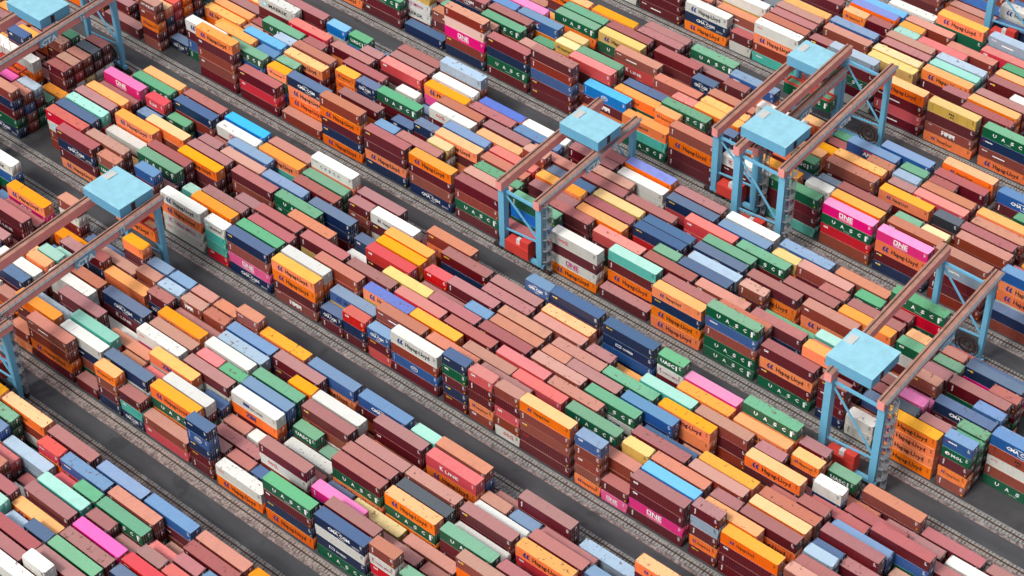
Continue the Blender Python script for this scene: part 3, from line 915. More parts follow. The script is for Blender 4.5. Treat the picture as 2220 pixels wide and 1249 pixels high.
44.48 -17.16 2 mT0C u.0C m.0C p.1A
58.00 -17.16 2 m.0C g.0C mT0C o.0B gU0A
70.83 -17.16 1 mT0C m.1B o.0B m.0B
77.49 -17.16 1 mF0B mD1B gV0A
85.11 -17.16 2 mB0C mB0B b.0A
97.84 -17.16 2 o.0B mT0A
111.13 -17.16 2 b.0C m.0B
124.43 -17.16 2 m.1C b.0C mD0B
-188.51 -0.54 2 o.1C mT0C bT0C b.0B
-175.22 -0.54 2 u.0C n.0C m.1C oT0B
-161.92 -0.54 2 o.1B g.0C oT0C mD0B
-148.62 -0.54 1 m.0B mT0B
-142.56 -0.54 2 m.1A
-128.61 -0.54 1 b.0B m.0B oh0B bD0B bI0B
-108.85 -0.54 2 m.0B bD1B bT0B mD1B oH0A
-95.31 -0.54 2 m.0B rD0B mB1A
-81.83 -0.54 2 bT0A
-68.83 -0.54 2 oH0B nB0B mB0B oH0B bT1A
-55.53 -0.54 2 nB0B oH0B mT0B mB1A
-42.17 -0.54 2 nC0B bT1B mT0B oH0A
-28.90 -0.54 2 mT0B gU0B bT0B m.1A
-15.65 -0.54 2 m.0B m.0A
-2.32 -0.54 2 oH0B wO0B m.0B wG1A
10.73 -0.54 2 mT0A
24.04 -0.54 2 oH1B oH0B nc0B oh0A
37.27 -0.54 2 gU0B gU1A bT0B uS0B gU0A
50.51 -0.54 2 gU0B mB0B oH0B mD1A
64.09 -0.54 1 nB0B m.0B mW0B mc0A
70.78 -0.54 1 wT0B w.0A
77.86 -0.54 2 oH1A oH0A oH0A oH0A
91.19 -0.54 1 bT0B oh0B mT0B gP0B uS0A
117.32 -0.54 2 mT0C g.1C m.0C mB0B
-188.65 2.40 2 mT0C g.0C m.0C m.1B
-175.35 2.40 2 mT0C o.0C u.0C bB1B
-162.06 2.40 2 m.0C mT1C mT0C nD0B
-148.76 2.40 2 mT0B mB0B
-128.86 2.40 1 m.0B m.0B n.0B o.0B
-122.30 2.40 1 nC1B
-115.88 2.40 2 gT0B uT1B mT0B wH1B
-102.30 2.40 2 mT0C o.1C u.1B gU0B
-88.74 2.40 1 b.0B u.0B gT0B oh0B
-82.26 2.40 2 o.0B oH0B oH1B nC0A
-68.98 2.40 2 mT0C mD0B
-55.27 2.40 1 m.0C m.0C m.0C u.0B
-48.81 2.40 2 m.0C m.0C b.0B mT0B
-35.73 2.40 1 oB0B
-29.12 2.40 2 mT0C bT1B mT0B bB0B
-15.70 2.40 2 mT0C g.1B c.1B gT0A
-3.05 2.40 2 oH1B
10.50 2.40 2 m.0B oH1B mT0B t.0A
24.02 2.40 2 b.0C w.0C bB0C mT0B
37.31 2.40 2 m.0C rT1C bF1B b.1B
50.70 2.40 1 w.0B
57.95 2.40 1 m.0C uT0B m.0B m.0B o.0A
64.00 2.40 2 bT0B
77.42 2.40 1 m.0C mT0C m.0C k.0B
84.30 2.40 1 m.0B bT0B mD0B m.0B
91.11 2.40 1 mT0B mT0B g.0B gF0B
117.18 2.40 2 o.0C m.1C m.0C mD0B
-188.79 5.34 2 b.1C m.0C mT0C mT0B
-175.49 5.34 2 mT0C w.0C nT1C wT0B
-162.19 5.34 2 w.0C m.1C nT0C uB0B
-148.89 5.34 2 uT0B bD0B
-129.21 5.34 1 m.0B mB0B r.0B rD0B
-109.12 5.34 2 bT0C b.0C o.0C o.1B
-95.44 5.34 1 b.0C bT0C mT0C u.0B
-88.80 5.34 1 bT0C m.0C g.0C g.0B
-82.41 5.34 2 w.0B
-69.14 5.34 2 mT1C m.0C o.0B mT0A
-55.81 5.34 2 m.0C n.0B
-42.27 5.34 1 b.0C m.0B w.0B y.0B
-35.87 5.34 1 n.0B
-28.69 5.34 2 m.0C o.0C n.0C gT0B
-15.92 5.34 1 nT0C mB0B
-9.41 5.34 2 b.0C mT0C mT1B m.1A
4.04 5.34 2 oH0B gU0B mT0B r.0A
17.12 5.34 2 mT0C b.1C m.0C mB0A
30.14 5.34 2 b.1C m.0C mF0C bD0A
43.67 5.34 2 b.0C oT0C nT0B mD1A
57.09 5.34 2 m.0B m.0B m.0B b.0A
70.51 5.34 1 mT0B u.0B
77.40 5.34 1 m.0C bT0C m.0B p.0B
83.81 5.34 1 o.0B
90.68 5.34 1 m.0B mT0B gF0B g.0B
97.70 5.34 2 gU0B bT0B wg0B bX0B uC0A
117.05 5.34 2 m.0C r.0C oD1B
-188.92 8.28 2 g.1C r.0C wT0B
-175.62 8.28 2 m.0C r.1C u.0C m.0B
-162.33 8.28 2 mT1C mT0C o.0C mB0B
-149.03 8.28 2 m.1C n.0C mT0B
-128.96 8.28 1 mF0B n.0B o.0B o.0B
-109.14 8.28 1 bT0C bB0B
-102.44 8.28 2 u.0C b.0C c.0C c.1B
-89.10 8.28 2 w.1C b.0B m.0B oH0A
-75.90 8.28 2 uB0B
-62.60 8.28 1 bT0B
-55.75 8.28 1 mT0C n.0C nD0B
-48.84 8.28 1 mT0C b.0C m.0B nB0B
-42.57 8.28 2 n.1B o.0B mF0B oH0A
-29.36 8.28 2 b.1C b.0C mT0B bT0A
-15.76 8.28 2 m.0C mT0C m.0B m.0A
-2.92 8.28 2 m.0C b.0C mT0B oh1A
10.54 8.28 1 u.0C b.0B
17.30 8.28 1 m.0C mT0C gD1C g.0B
23.69 8.28 2 g.0C o.0C g.0C nD1A
37.13 8.28 1 w.0B
44.16 8.28 2 b.0C o.1C g.1B
56.94 8.28 2 m.1B g.0B b.0B t.0A
70.37 8.28 1 mT0C mT0B
77.27 8.28 1 m.0C m.0C p.0B
84.08 8.28 2 m.0C m.0C mF0B nC0A
96.88 8.28 2 gU0C wg0C bD0C uC0B
116.91 8.28 2 m.0C bT0C m.1B
-189.06 11.22 2 u.0C o.1C oT0C bD0B
-175.76 11.22 2 n.1C wT0C bT0C m.0B
-162.46 11.22 2 b.1C mT0C gT0C m.0B
-149.17 11.22 2 nT0C rT1C m.0C mD0B
-128.74 11.22 1 r.0B n.0B mB0B m.0B
-116.05 11.22 2 o.0C o.0B
-102.63 11.22 1 m.0C u.0B
-95.67 11.22 1 bT0C m.0C o.0C s.0B
-89.43 11.22 2 mT0B bT0B mD1B bF1B
-75.66 11.22 1 w.0C o.0B oh0B oh0B
-69.10 11.22 1 r.0C mT0C n.0B nC0B
-62.72 11.22 2 o.0C mT1B mT0B gU0A
-49.44 11.22 1 o.0C m.0B
-42.85 11.22 2 n.0C b.1C u.0C uF0B
-29.44 11.22 2 mT0C m.0C rD1C rF0B
-16.33 11.22 1 mT1C m.0C m.0C oH0B
-10.13 11.22 1 m.0C o.0C mT1C oH1B
-3.11 11.22 2 u.1C m.0C mB0B mT0B
10.02 11.22 2 m.0C b.1C r.1B nc0A
23.89 11.22 2 o.0C bT0C nT0B s.0A
36.84 11.22 1 wT0C mT0B mB0B bT0B
43.64 11.22 2 b.0C uT0B
56.94 11.22 2 uD0B
70.24 11.22 1 b.0C mD0B
76.80 11.22 1 b.0C m.1C m.0B bB1A
82.93 11.22 1 mB1B
90.52 11.22 1 o.1C o.0C n.0B u.0B
116.78 11.22 2 m.1C wT0C u.0B
-189.19 14.16 2 wT1C n.0C m.0C bT0B
-175.90 14.16 2 m.1C m.0C mT0C uB0B
-162.60 14.16 2 mT0C mT1C r.0C wD0B
-149.30 14.16 2 uT0C m.0C m.1B
-129.56 14.16 1 m.1B n.0B gF0B
-122.95 14.16 2 o.0B oH0B
-109.41 14.16 1 b.0C b.0B
-102.36 14.16 2 b.0C mT0C bD0B gU0B
-89.00 14.16 1 mT0C r.1C m.0C m.0B
-82.82 14.16 1 mT0C o.0B
-76.17 14.16 2 rT0C b.1C mT0B mT0B
-62.87 14.16 1 b.0B
-55.96 14.16 1 mB0C nB0B
-49.59 14.16 2 rT1C mT0C mT0B wG0A
-35.82 14.16 2 m.0C mT0C g.0C o.0B
-22.38 14.16 1 gT0C b.0C u.0C bD0B b.0B
-15.84 14.16 1 r.0C r.0C b.0C nT0B
-9.94 14.16 1 b.0C mT0C o.0C nF0B
-3.05 14.16 2 b.0C mT0C y.1C y.0B
10.11 14.16 2 b.0C n.0C rD1B nc0B
23.23 14.16 2 g.1C m.0C rT0C nC0A
36.54 14.16 2 bT0B o.0B oH1B mT0A
50.06 14.16 2 b.0C o.0B oH0B bW1A
63.45 14.16 2 wD0B
77.02 14.16 1 bT0C m.0C m.0B mT0B
83.61 14.16 2 gT0C m.0B g.0B mT1A
116.64 14.16 2 bT0C w.0C mT1C m.0B
-189.33 17.10 2 bT1C b.0C mB0B
-176.03 17.10 2 o.1C n.0C uD0B
-162.74 17.10 2 m.0C u.0C m.1B
-149.44 17.10 2 m.0C r.0C m.0C uT1B
-122.62 17.10 2 o.0C o.0B
-109.55 17.10 2 m.0C m.0B
-96.44 17.10 2 m.0C b.0C r.1B rT1B
-82.90 17.10 2 m.0C r.0C o.1B mT0B
-69.66 17.10 1 m.0B
-62.64 17.10 1 mT0C mD0B w.0B
-56.36 17.10 1 mT0C u.0B
-49.69 17.10 2 o.1C o.0C b.0C b.0B
-36.38 17.10 2 bT0C m.0C mD0C mF1B
-23.23 17.10 2 gT0C bT0C bT0C bB1B
-9.64 17.10 2 m.0C gT0C m.0C mT1B
3.31 17.10 2 bT0C g.1C m.0C m.0B
16.78 17.10 1 b.0B
23.28 17.10 2 w.1C m.0C gD0B g.0A
36.72 17.10 1 m.0C u.0B
43.31 17.10 2 m.1C oT0C mF0C m.0A
56.51 17.10 2 m.0B mT1B mT0B o.0A
70.00 17.10 1 oT0B m.0B wT1B gD0A
76.62 17.10 1 o.0C m.0C mB0B
83.26 17.10 1 bB0B
90.51 17.10 1 o.0B g.0B m.0B mT0B
116.50 17.10 2 o.1C w.0C b.0B
-182.82 20.04 2 mT1C nT0C m.0C mT0B
-169.52 20.04 2 m.1C w.0C b.0C uT0B
-156.22 20.04 2 g.0C m.1C m.0C bB0B
-142.93 20.04 1 b.0C w.1C m.0C mT0B
-122.74 20.04 2 m.0C mT0B
-109.76 20.04 2 b.1C m.0B m.0B wE1B
-96.39 20.04 2 m.0C bT0B
-83.09 20.04 1 mD0B
-76.30 20.04 1 mT0C bT0C m.0B mT1B
-69.73 20.04 2 mT0C wT1B m.0B rD0A
-56.41 20.04 2 m.0C u.0B p.0B oH0B
-43.08 20.04 2 gT1C gT0C mB0C m.0B
-29.99 20.04 2 m.1C bT0C uT0B uF0B
-16.60 20.04 1 wB0B
-10.17 20.04 2 oT0C o.0C m.1B bF0B
3.34 20.04 2 m.0B
16.55 20.04 2 r.0C m.0C rD0B rD1A
29.66 20.04 2 b.0C m.0C mD1B gU0A
43.23 20.04 1 m.0C m.0B
49.84 20.04 1 mT0C b.0C m.1C mD0B
56.65 20.04 2 m.0B m.0B mT0B mT0A
70.19 20.04 1 b.0C mT0C g.0B o.0B
76.70 20.04 1 r.0C mB0C gV0B
83.58 20.04 2 mT0B oT0B p.0B nB0A
116.37 20.04 2 bT1C g.0C o.0B
-182.95 22.99 2 m.0C rT1C oT0C m.0B
-169.66 22.99 2 mT1C m.0C w.0C oT0B
-156.36 22.99 2 mT0C uT0C uT1B
-143.06 22.99 1 bT0C b.0C u.1C b.0B
-122.99 22.99 2 mB0C o.1B
-109.82 22.99 1 b.0C bB0B
-103.11 22.99 2 nT0C g.0C mT0B mD1B
-89.88 22.99 1 w.0C m.0C w.0B c.0B
-82.84 22.99 1 u.0C u.0C c.0B gV0B
-76.58 22.99 1 o.0C m.0B
-69.83 22.99 2 m.1C oT0C oT0C mD0B
-56.64 22.99 2 nT1C m.0C b.0C wg0B
-42.73 22.99 2 m.0C o.0C m.0C v.0B
-30.14 22.99 2 bT0C o.0C w.0B w.0B
-16.90 22.99 2 oT0C r.1C mT0B mT0A
-3.55 22.99 2 b.0C mT0C w.1B w.0A
9.59 22.99 2 r.0C mT1B r.0B nc0A
22.96 22.99 2 m.0C bT0C o.1C uT0A
36.43 22.99 1 n.0C wT0C o.0B y.0B
42.73 22.99 2 b.1C nT0C m.0B bT0A
56.40 22.99 1 mT1C m.0C b.0C gF0B
62.96 22.99 1 nT0C r.0C mB0B mT1B
69.69 22.99 1 b.0C mD0B
75.74 22.99 1 b.0C mT0C b.0B
82.86 22.99 2 mT1B p.0C nB0B
116.23 22.99 2 mT0C b.0C oD1B
-176.44 25.93 2 m.0C wT0C m.1C bB0B
-163.14 25.93 2 u.0C m.1C mT0C m.0B
-149.85 25.93 2 w.0C m.0C m.1C mB0B
-109.95 25.93 1 m.0C mT0B
-103.08 25.93 2 m.0C o.0B
-90.01 25.93 2 n.0C u.0B
-76.71 25.93 1 n.0C uT0B
-70.00 25.93 2 o.0C b.0C bT1C m.0B
-56.72 25.93 2 m.1C m.0C m.0B bB0B s.0A
-43.47 25.93 2 m.0C mB0B
-30.27 25.93 1 bB0B
-23.52 25.93 2 m.0C wD0B
-10.72 25.93 1 r.0C r.0C mT0C mT0B
-3.67 25.93 2 g.1C n.1C b.1C vc1A
9.39 25.93 2 m.0C uT0C m.0C mB1B
22.79 25.93 2 w.0C b.0C o.1B w.0A
36.29 25.93 2 n.0C m.0C uF1C uc0A
49.73 25.93 2 m.0C m.0C bT0B bB1A
62.80 25.93 2 m.0C m.0B gU0B r.1B gU0A
76.21 25.93 2 o.0C m.0B
89.50 25.93 1 mD0B
-157.03 42.59 2 m.0C m.0C n.1B
-143.73 42.59 2 mT0C gT0C g.1C bB0B
-130.43 42.59 2 mT0C nT0C mT1C mB0B
-117.13 42.59 1 m.0C m.1C uD0B
-110.07 42.59 2 oH0B m.0B mF0B
-97.04 42.59 2 mD0B mT0B gU0B
-83.65 42.59 2 n.0A
-70.51 42.59 2 n.0B bB0B pO1B l.0B bT0A
-57.37 42.59 2 mT0B gU1B n.0B mB0A
-44.11 42.59 2 mB0B mB0B u.1B bT0B mT0A
-30.70 42.59 2 m.0A
-17.51 42.59 2 gU0B t.0B oh0A
-4.50 42.59 2 mT0B mT0B oH1B bT1A
9.79 42.59 2 uT0B b.0B mF0B wY0A
22.12 42.59 2 t.0B m.0B m.0B gT0A
35.75 42.59 2 b.1A rD0B gU0B pO0A
49.08 42.59 2 nB0B mB0B oH1A pO0A
62.48 42.59 2 b.0B mT0B mT0B sW1A bT0A
75.67 42.59 2 b.0B nT0A
88.97 42.59 2 u.0C g.0C m.0C m.1B
102.27 42.59 2 m.0C bT1C m.0B
-150.51 45.53 2 oT0C m.1C r.0C wT0B
-137.22 45.53 2 b.0C m.0C u.1B
-123.92 45.53 2 m.0C bT0C b.0C b.1B
-110.62 45.53 2 gT0C r.0C mT1C m.0B
-97.33 45.53 1 m.0C mB0B
-90.11 45.53 2 m.0B wE0B wY1B y.0B
-77.23 45.53 2 b.0B mT0B bF0B
-64.09 45.53 1 m.0C bT0C m.0C bF0B
-57.43 45.53 1 m.0B
-50.25 45.53 2 b.0C n.0C mT1C b.0B
-37.49 45.53 1 m.0B b.0B
-30.92 45.53 2 o.0B mM0B cN1A
-17.54 45.53 1 w.0C oD0B
-10.85 45.53 1 m.0C w.0C o.0B oh0B
-4.25 45.53 2 b.0B wT0B
9.05 45.53 1 r.0C bD0B
15.10 45.53 2 b.0C m.0C wY0C oh1A
29.21 45.53 1 b.1B mT1B bT0B w.0B
35.60 45.53 2 m.1C mT1C o.0B o.0A
49.48 45.53 2 w.1B o.1B mT0B bF1A
62.24 45.53 2 w.0B
75.99 45.53 2 sP0C wg0B oH0B oH0B u.0B
88.83 45.53 2 uT0C m.1C mB0B
102.13 45.53 2 wT0C r.1C m.0B
-150.65 48.47 2 mT0C mT1C rT0C m.0B
-137.35 48.47 2 mT0C b.0C mT0C m.1B
-124.06 48.47 2 m.0C o.0C mT0C w.1B
-110.76 48.47 2 b.0C n.1C b.0C uT0B
-97.46 48.47 2 g.0C o.0C m.0C wD1B
-84.16 48.47 1 bB0B
-77.27 48.47 1 bT0C mT0C gD0B
-70.87 48.47 1 bT0C m.0B
-64.29 48.47 2 r.0C g.0C bD1B gU0A
-50.92 48.47 2 o.0B
-37.76 48.47 2 o.0C m.0B mB1B rT1A
-24.54 48.47 2 oT0C gF1B oh0B
-11.22 48.47 2 m.0C bT1C mD0B gU0A
2.44 48.47 1 b.0C m.0B n.0B nC0B
8.92 48.47 2 m.0C b.0B
21.61 48.47 2 b.1C g.1C n.1B
35.26 48.47 2 g.0C mT0C m.1B m.1B
49.07 48.47 1 rT0C mT0C g.0C gV0B
55.55 48.47 1 m.0C u.0C m.0C y.0B
62.10 48.47 2 mT0B b.0B
75.40 48.47 2 o.0C mB0B
88.70 48.47 2 m.0C o.0C mT0C bD1B
102.00 48.47 2 m.1C m.0C mT0C mB0B
-144.14 51.41 2 m.0C m.1C b.0C b.0B
-130.84 51.41 2 r.0C m.1C mT0C mT0B
-117.54 51.41 2 b.0C mT0C mD1B
-104.25 51.41 2 bT0C nT0C b.1B
-90.95 51.41 2 g.0C m.0B
-77.90 51.41 2 mT1C oT0C n.1B mC0B
-64.58 51.41 2 mT0C m.1C m.1B m.0B
-50.92 51.41 1 nT0C nT0C gD0B
-44.29 51.41 1 b.0C g.0C o.0B yh0B
-37.92 51.41 2 o.0C m.0C mD1B g.0B
-24.25 51.41 2 mT1C m.0C n.0B
-10.71 51.41 1 wT1C mT0C oT0C rT0B
-4.58 51.41 2 oT0C m.0B o.1B oH1A
8.78 51.41 2 m.0C bB0B
21.48 51.41 1 mT1C m.0C gD0B gV1B
28.24 51.41 2 b.0C n.0C s.0B
42.02 51.41 2 m.0C oD0B
55.32 51.41 1 o.0C bB0B
62.30 51.41 2 uT0C m.0B mT0B bT0A
75.05 51.41 1 w.0C b.1C mT0B
81.91 51.41 2 bT1C m.0C w.0C uD0B
95.21 51.41 2 mT0C u.1C o.0C w.0B
-144.27 54.36 2 m.0C m.0C nT1C m.0B
-130.98 54.36 2 bT0C m.0C m.1B
-117.68 54.36 2 o.1C oT0C o.0C oB0B
-104.38 54.36 2 m.0C mT1C nD0B
-91.08 54.36 2 w.0C b.1C b.0B
-77.79 54.36 1 r.0C uD0B
-71.21 54.36 2 r.0C o.0C mB0C uD1B
-57.97 54.36 2 bT0C mT0C o.1B uA1A
-44.31 54.36 1 r.0C mT0C o.0C y.0B
-37.90 54.36 2 bD0B
-24.60 54.36 1 o.0C bT0B
-17.95 54.36 2 g.0C r.0C rF0B bT1A
-4.98 54.36 2 b.1C m.0B mT0B oH0B
8.64 54.36 1 mD0B
15.11 54.36 2 mT1C m.1B oT0B o.0A
28.40 54.36 2 m.1C m.1C mD0B bT0A
41.97 54.36 2 oT0C g.0B m.0B oh0A
55.15 54.36 1 m.0C o.0B m.0B k.0B
61.52 54.36 2 m.0C m.0C m.0B m.0A
75.13 54.36 2 u.0C mD0B
88.43 54.36 2 bT0C mT1C b.0B
-137.76 57.30 2 b.0C b.0C w.1C bD0B
-124.46 57.30 2 b.0C m.0C b.0C b.1B
-111.17 57.30 2 m.0C m.1C nT0C bD0B
-97.87 57.30 2 o.0C b.1C b.0C oB0B
-84.57 57.30 2 bT0B
-71.27 57.30 1 mT0C mD0B
-64.76 57.30 2 n.1C m.0C p.0C p.0B
-51.33 57.30 2 m.0C bT0B
-38.03 57.30 1 uT0C bB0B
-31.43 57.30 2 gT0C mT0B rK1B bF0A
-18.29 57.30 2 g.0C gU0B
-5.06 57.30 2 m.1B r.0B bT1B bF0B
7.91 57.30 2 b.1B mT1B mT1B m.0B w.0A
21.81 57.30 1 m.0B
28.37 57.30 2 n.0C m.0C o.1B o.1B
42.10 57.30 1 nT0C m.0C m.0C m.0B
48.46 57.30 2 mT0C w.0C r.1C rD0A
62.30 57.30 2 rT0C m.0B m.0B bT0B
74.99 57.30 2 m.0C o.0B
88.29 57.30 2 b.0C r.1C m.0C m.0B
-137.90 60.24 2 m.0C mT1C m.0B
-124.60 60.24 2 bT1C g.0C b.0C bT0B
-111.30 60.24 2 m.0C mT0C w.1C mD0B
-98.01 60.24 2 o.1C g.0C b.0B
-84.71 60.24 2 mT0C g.1C mT0C mT0B
-71.41 60.24 2 wB0B
-58.11 60.24 1 uT0B
-51.60 60.24 2 bT0C m.0B o.1B gU0A
-38.49 60.24 2 mT0C mT1B gU1B yH0A
-24.35 60.24 1 mT0C bT0B
-18.22 60.24 1 nT0C bD0B
-11.63 60.24 1 b.0C u.0C n.0B nC0B
-4.93 60.24 2 m.0C bT0B
8.37 60.24 2 mD0B
22.24 60.24 2 uT0C o.0C oH0B
34.77 60.24 1 b.1C b.0C m.0B bT0B
41.41 60.24 1 m.0C mT0C m.0C s.0B
48.46 60.24 2 o.0C m.1C m.0B b.0B
61.84 60.24 2 b.0C mT0C m.1C oH0B
74.86 60.24 2 n.0B
88.15 60.24 2 u.0C m.1C w.0C b.0B
-131.38 63.18 2 gT0C m.1C m.0C mB0B
-118.09 63.18 2 b.0C m.0C w.0C o.1B
-104.79 63.18 2 b.0C w.1C r.0C m.0B
-91.49 63.18 2 g.0C bT1C mD0B
-78.20 63.18 2 uT0C mD0B
-64.90 63.18 2 mT0C oB0B
-51.56 63.18 2 m.0C mT0C o.1C gD0B
-38.51 63.18 2 b.0C g.0C mD1B m.1B
-24.50 63.18 2 m.0C b.0B m.0B m.0A
-11.71 63.18 1 m.0C mT0B
-5.09 63.18 1 o.0C m.0C o.0B mT0B
2.10 63.18 1 b.0C bT1B
8.24 63.18 1 bT0C n.0B
14.63 63.18 1 w.0C mT0C m.0B o.1B
21.53 63.18 1 mT0C m.0B
28.01 63.18 2 r.0C w.1C o.0B uA0A
41.49 63.18 1 m.0C mT0C gF0C gF0B
48.44 63.18 1 b.0C m.0C w.0C mB0B
54.78 63.18 2 mT0C mB0B
68.07 63.18 2 mT0B
81.37 63.18 2 w.0C g.0C m.0C uT1B
94.67 63.18 2 u.1C m.0C u.0C uT0B
-124.87 66.12 2 o.1C b.0C b.0C mB0B
-111.57 66.12 2 mT0C m.0C oT1C mB0B
-98.28 66.12 2 bT0C gT1C mD0B
-84.98 66.12 2 mT1C o.0C uB0B
-71.68 66.12 2 o.0C b.0B
-58.57 66.12 2 m.0C uT1B m.0B oH0B
-45.20 66.12 2 m.0C m.0C w.1C o.1B
-31.88 66.12 2 m.1C wT0C m.1B mT0B
-17.89 66.12 2 rT1C o.1B mF0B
-5.47 66.12 2 b.0C m.1B o.1B uS0A
8.10 66.12 2 m.0C wB0B
21.40 66.12 2 m.0C mD0B
34.72 66.12 2 m.0C o.1C uT1B u.0A
48.06 66.12 2 o.0C m.0C mT0B mD0A
61.29 66.12 1 bT0B
67.43 66.12 2 b.1C o.1C g.0B
81.23 66.12 2 m.0C m.0C m.1B
-125.01 69.06 2 mT0C mT1C m.0C mB0B
-111.71 69.06 2 m.0C b.1C b.0C nD0B
-98.41 69.06 2 m.1C m.0C bT0B
-85.12 69.06 2 m.0C bT1C nD0B
-71.82 69.06 2 mT0C mT0B m.1C b.0B
-58.52 69.06 2 b.0C b.0B
-45.22 69.06 2 mT0C bB0B
-32.00 69.06 2 mT1C m.0C mT0B m.0B
-18.52 69.06 2 m.0C mT0C bB0C gU0A
-5.33 69.06 2 o.0C oT0B
7.96 69.06 2 mD0B
20.96 69.06 2 p.0C gU0B
34.56 69.06 2 b.0C m.0B
48.26 69.06 2 m.1C wT1B bD1B oh1A
61.75 69.06 2 m.0C g.0B mT0B uC1B
74.45 69.06 2 w.0C u.1C u.0C b.0B
87.75 69.06 2 m.1C g.0C bT0C mB0B
-105.68 86.50 2 bT1C w.0C n.0B
-92.38 86.50 2 m.0C m.0C oT1C mT0B
-79.09 86.50 2 m.0C m.0C r.1C mD0B
-65.79 86.50 1 m.0C r.1C mT0C uD0B
-59.74 86.50 2 wS0B w.0B
-46.44 86.50 2 mF0B m.0B mT0B m.0B
-32.87 86.50 2 oH0B nC0B wH0A
-19.61 86.50 1 wy0B mT0B
-13.03 86.50 2 tS0B bT0B oH0B wg1A
0.70 86.50 1 b.0B bB0B
7.31 86.50 2 wT0B mB0B gU0B m.1B s.0A
20.55 86.50 2 mF0B rT0B mF1B oH1A
33.93 86.50 2 oh0B bM0B m.1B yX0A
47.84 86.50 2 oH0B bF0B nS0B gU0A
60.53 86.50 2 bT0C m.0B
73.83 86.50 2 m.0C m.0C u.1B
-99.17 89.44 2 mT0C o.1C m.0B
-85.87 89.44 2 oT1C b.0C m.0C uD0B
-72.57 89.44 2 m.0C m.0C u.0C m.1B
-59.28 89.44 2 o.0C b.0C bT0C m.1B
-45.98 89.44 1 bT0C mT0B
-39.91 89.44 2 g.1C n.0C b.0B
-25.79 89.44 2 m.0C w.0B bF0B
-13.10 89.44 2 uT0B m.0B mT1B bT0B
0.14 89.44 1 b.0C gT0B mT1B mB0B
7.21 89.44 2 n.0B
20.51 89.44 2 mB0B
33.80 89.44 1 o.0B
40.51 89.44 2 m.1B m.0B bT0B m.0B
53.75 89.44 2 bT0C mD0B
67.05 89.44 2 o.0C m.1C m.0C m.0B
80.34 89.44 2 m.1C mT0C m.0C m.0B
-92.65 92.38 2 o.0C u.1C mT0B
-79.36 92.38 2 o.0C m.1C mT0B
-66.06 92.38 2 m.1C b.0C bT0C m.0B
-52.76 92.38 2 m.0C b.1C b.0B
-39.47 92.38 2 m.0C b.0B
-26.34 92.38 2 b.0C w.0C y.0B w.0B
-13.03 92.38 2 bT1C o.0C mT0C m.0B
0.43 92.38 2 m.0C oD0B
14.07 92.38 2 uT0C g.0C mT1B y.0A
27.02 92.38 1 bD0B
33.84 92.38 1 bT0C m.0C rT0C m.0B
40.29 92.38 2 mT0C g.0C o.1B oH1B
53.61 92.38 2 bB0B
66.91 92.38 2 g.0C m.0C b.1C uB0B
-92.79 95.32 2 uT1C oT0C mT0C uB0B
-79.49 95.32 2 b.0C u.1C wT0C bD0B
-66.20 95.32 2 u.1C oT0C oD0B
-52.90 95.32 2 mT0C mT0C m.1C bB0B
-39.60 95.32 2 m.0C mT0B
-26.31 95.32 2 bT0B
-13.37 95.32 2 m.0C m.0C mB1B b.0B
0.12 95.32 2 bT0C g.0C mD0C bT0A
13.46 95.32 2 b.0C g.0B y.1B yX0B
26.72 95.32 2 m.1C b.0B mT1B oH0A
40.46 95.32 2 o.0C mT1B b.1B m.0B
53.48 95.32 2 m.0B
66.77 95.32 2 mT0C r.1C rT0C mD0B
-86.28 98.26 2 m.0C n.0C r.0C m.1B
-72.98 98.26 2 m.0C b.0C w.1C m.0B
-59.68 98.26 2 m.1C g.0C mB0B
-46.39 98.26 2 mT0C r.1C m.0C bB0B
-33.09 98.26 1 n.0C b.0B
-25.91 98.26 1 oh0C bF0B
-19.79 98.26 1 m.0C oB0B
-13.22 98.26 2 bT0C mT0C oT0C o.0B
-0.07 98.26 2 b.0C b.1C nF0C uT0B
13.90 98.26 2 mT1C m.1C o.0C mB0B
26.70 98.26 2 r.0C gT1C s.1B t.0B
40.04 98.26 1 m.0C b.0B
47.29 98.26 2 mT0C mT0C bT1C w.0B
59.99 98.26 2 mT1C m.0C r.0C w.0B
73.29 98.26 2 nT0C b.0C b.0C uB1B
-86.41 101.20 2 m.0C m.1C oT0C bT0B
-73.12 101.20 2 m.0C m.0C m.0C bB1B
-59.82 101.20 2 o.1C m.0C gT0C bT0B
-46.52 101.20 2 mT0C m.0C m.1C bT0B
-33.23 101.20 2 u.1C mT0B mB0B
-20.53 101.20 2 bT0C u.0B s.1B
-6.63 101.20 2 m.0C bT0B
6.67 101.20 1 oT0C n.0B
13.20 101.20 2 mT0C m.1C mF0C bD1B
26.62 101.20 2 oT0C u.1C w.0B s.1B
40.21 101.20 2 b.0C o.1C mT0C mB1B
53.21 101.20 2 m.0C b.0C m.0C mT1B
66.50 101.20 2 m.0C m.1C mT0C mD0B
-79.90 104.14 2 m.0C r.0C mT1C o.0B
-66.60 104.14 2 u.0C mT1C n.0C oB0B
-53.31 104.14 2 m.1C oT0C gT0C w.0B
-40.01 104.14 2 o.0C r.1C mD0B
-26.71 104.14 2 m.0C wT0B
-13.36 104.14 2 m.0C mT1C m.1B mT0B
-0.22 104.14 1 mT0C b.0C m.0C oh0B
6.24 104.14 1 mT0C rT0C m.0B m.0B
13.42 104.14 1 mT1C n.0C m.0C t.0B
19.83 104.14 2 o.0C w.1C mT0C r.0B
33.12 104.14 1 bD0B
40.22 104.14 2 g.0C g.1C rT1C o.0B
53.07 104.14 2 m.1C m.0C mT0C b.0B
66.37 104.14 2 m.1C wT0C b.0C o.0B
-80.04 107.09 2 r.0C mT1C oD0B
-66.74 107.09 2 o.0C b.1C mD0B
-53.44 107.09 2 m.1C m.0C b.0C oT0B
-40.15 107.09 2 m.0C bT0C bT1B
-26.85 107.09 2 m.0C r.0C o.1C bD0B
-13.55 107.09 2 m.0C b.0B
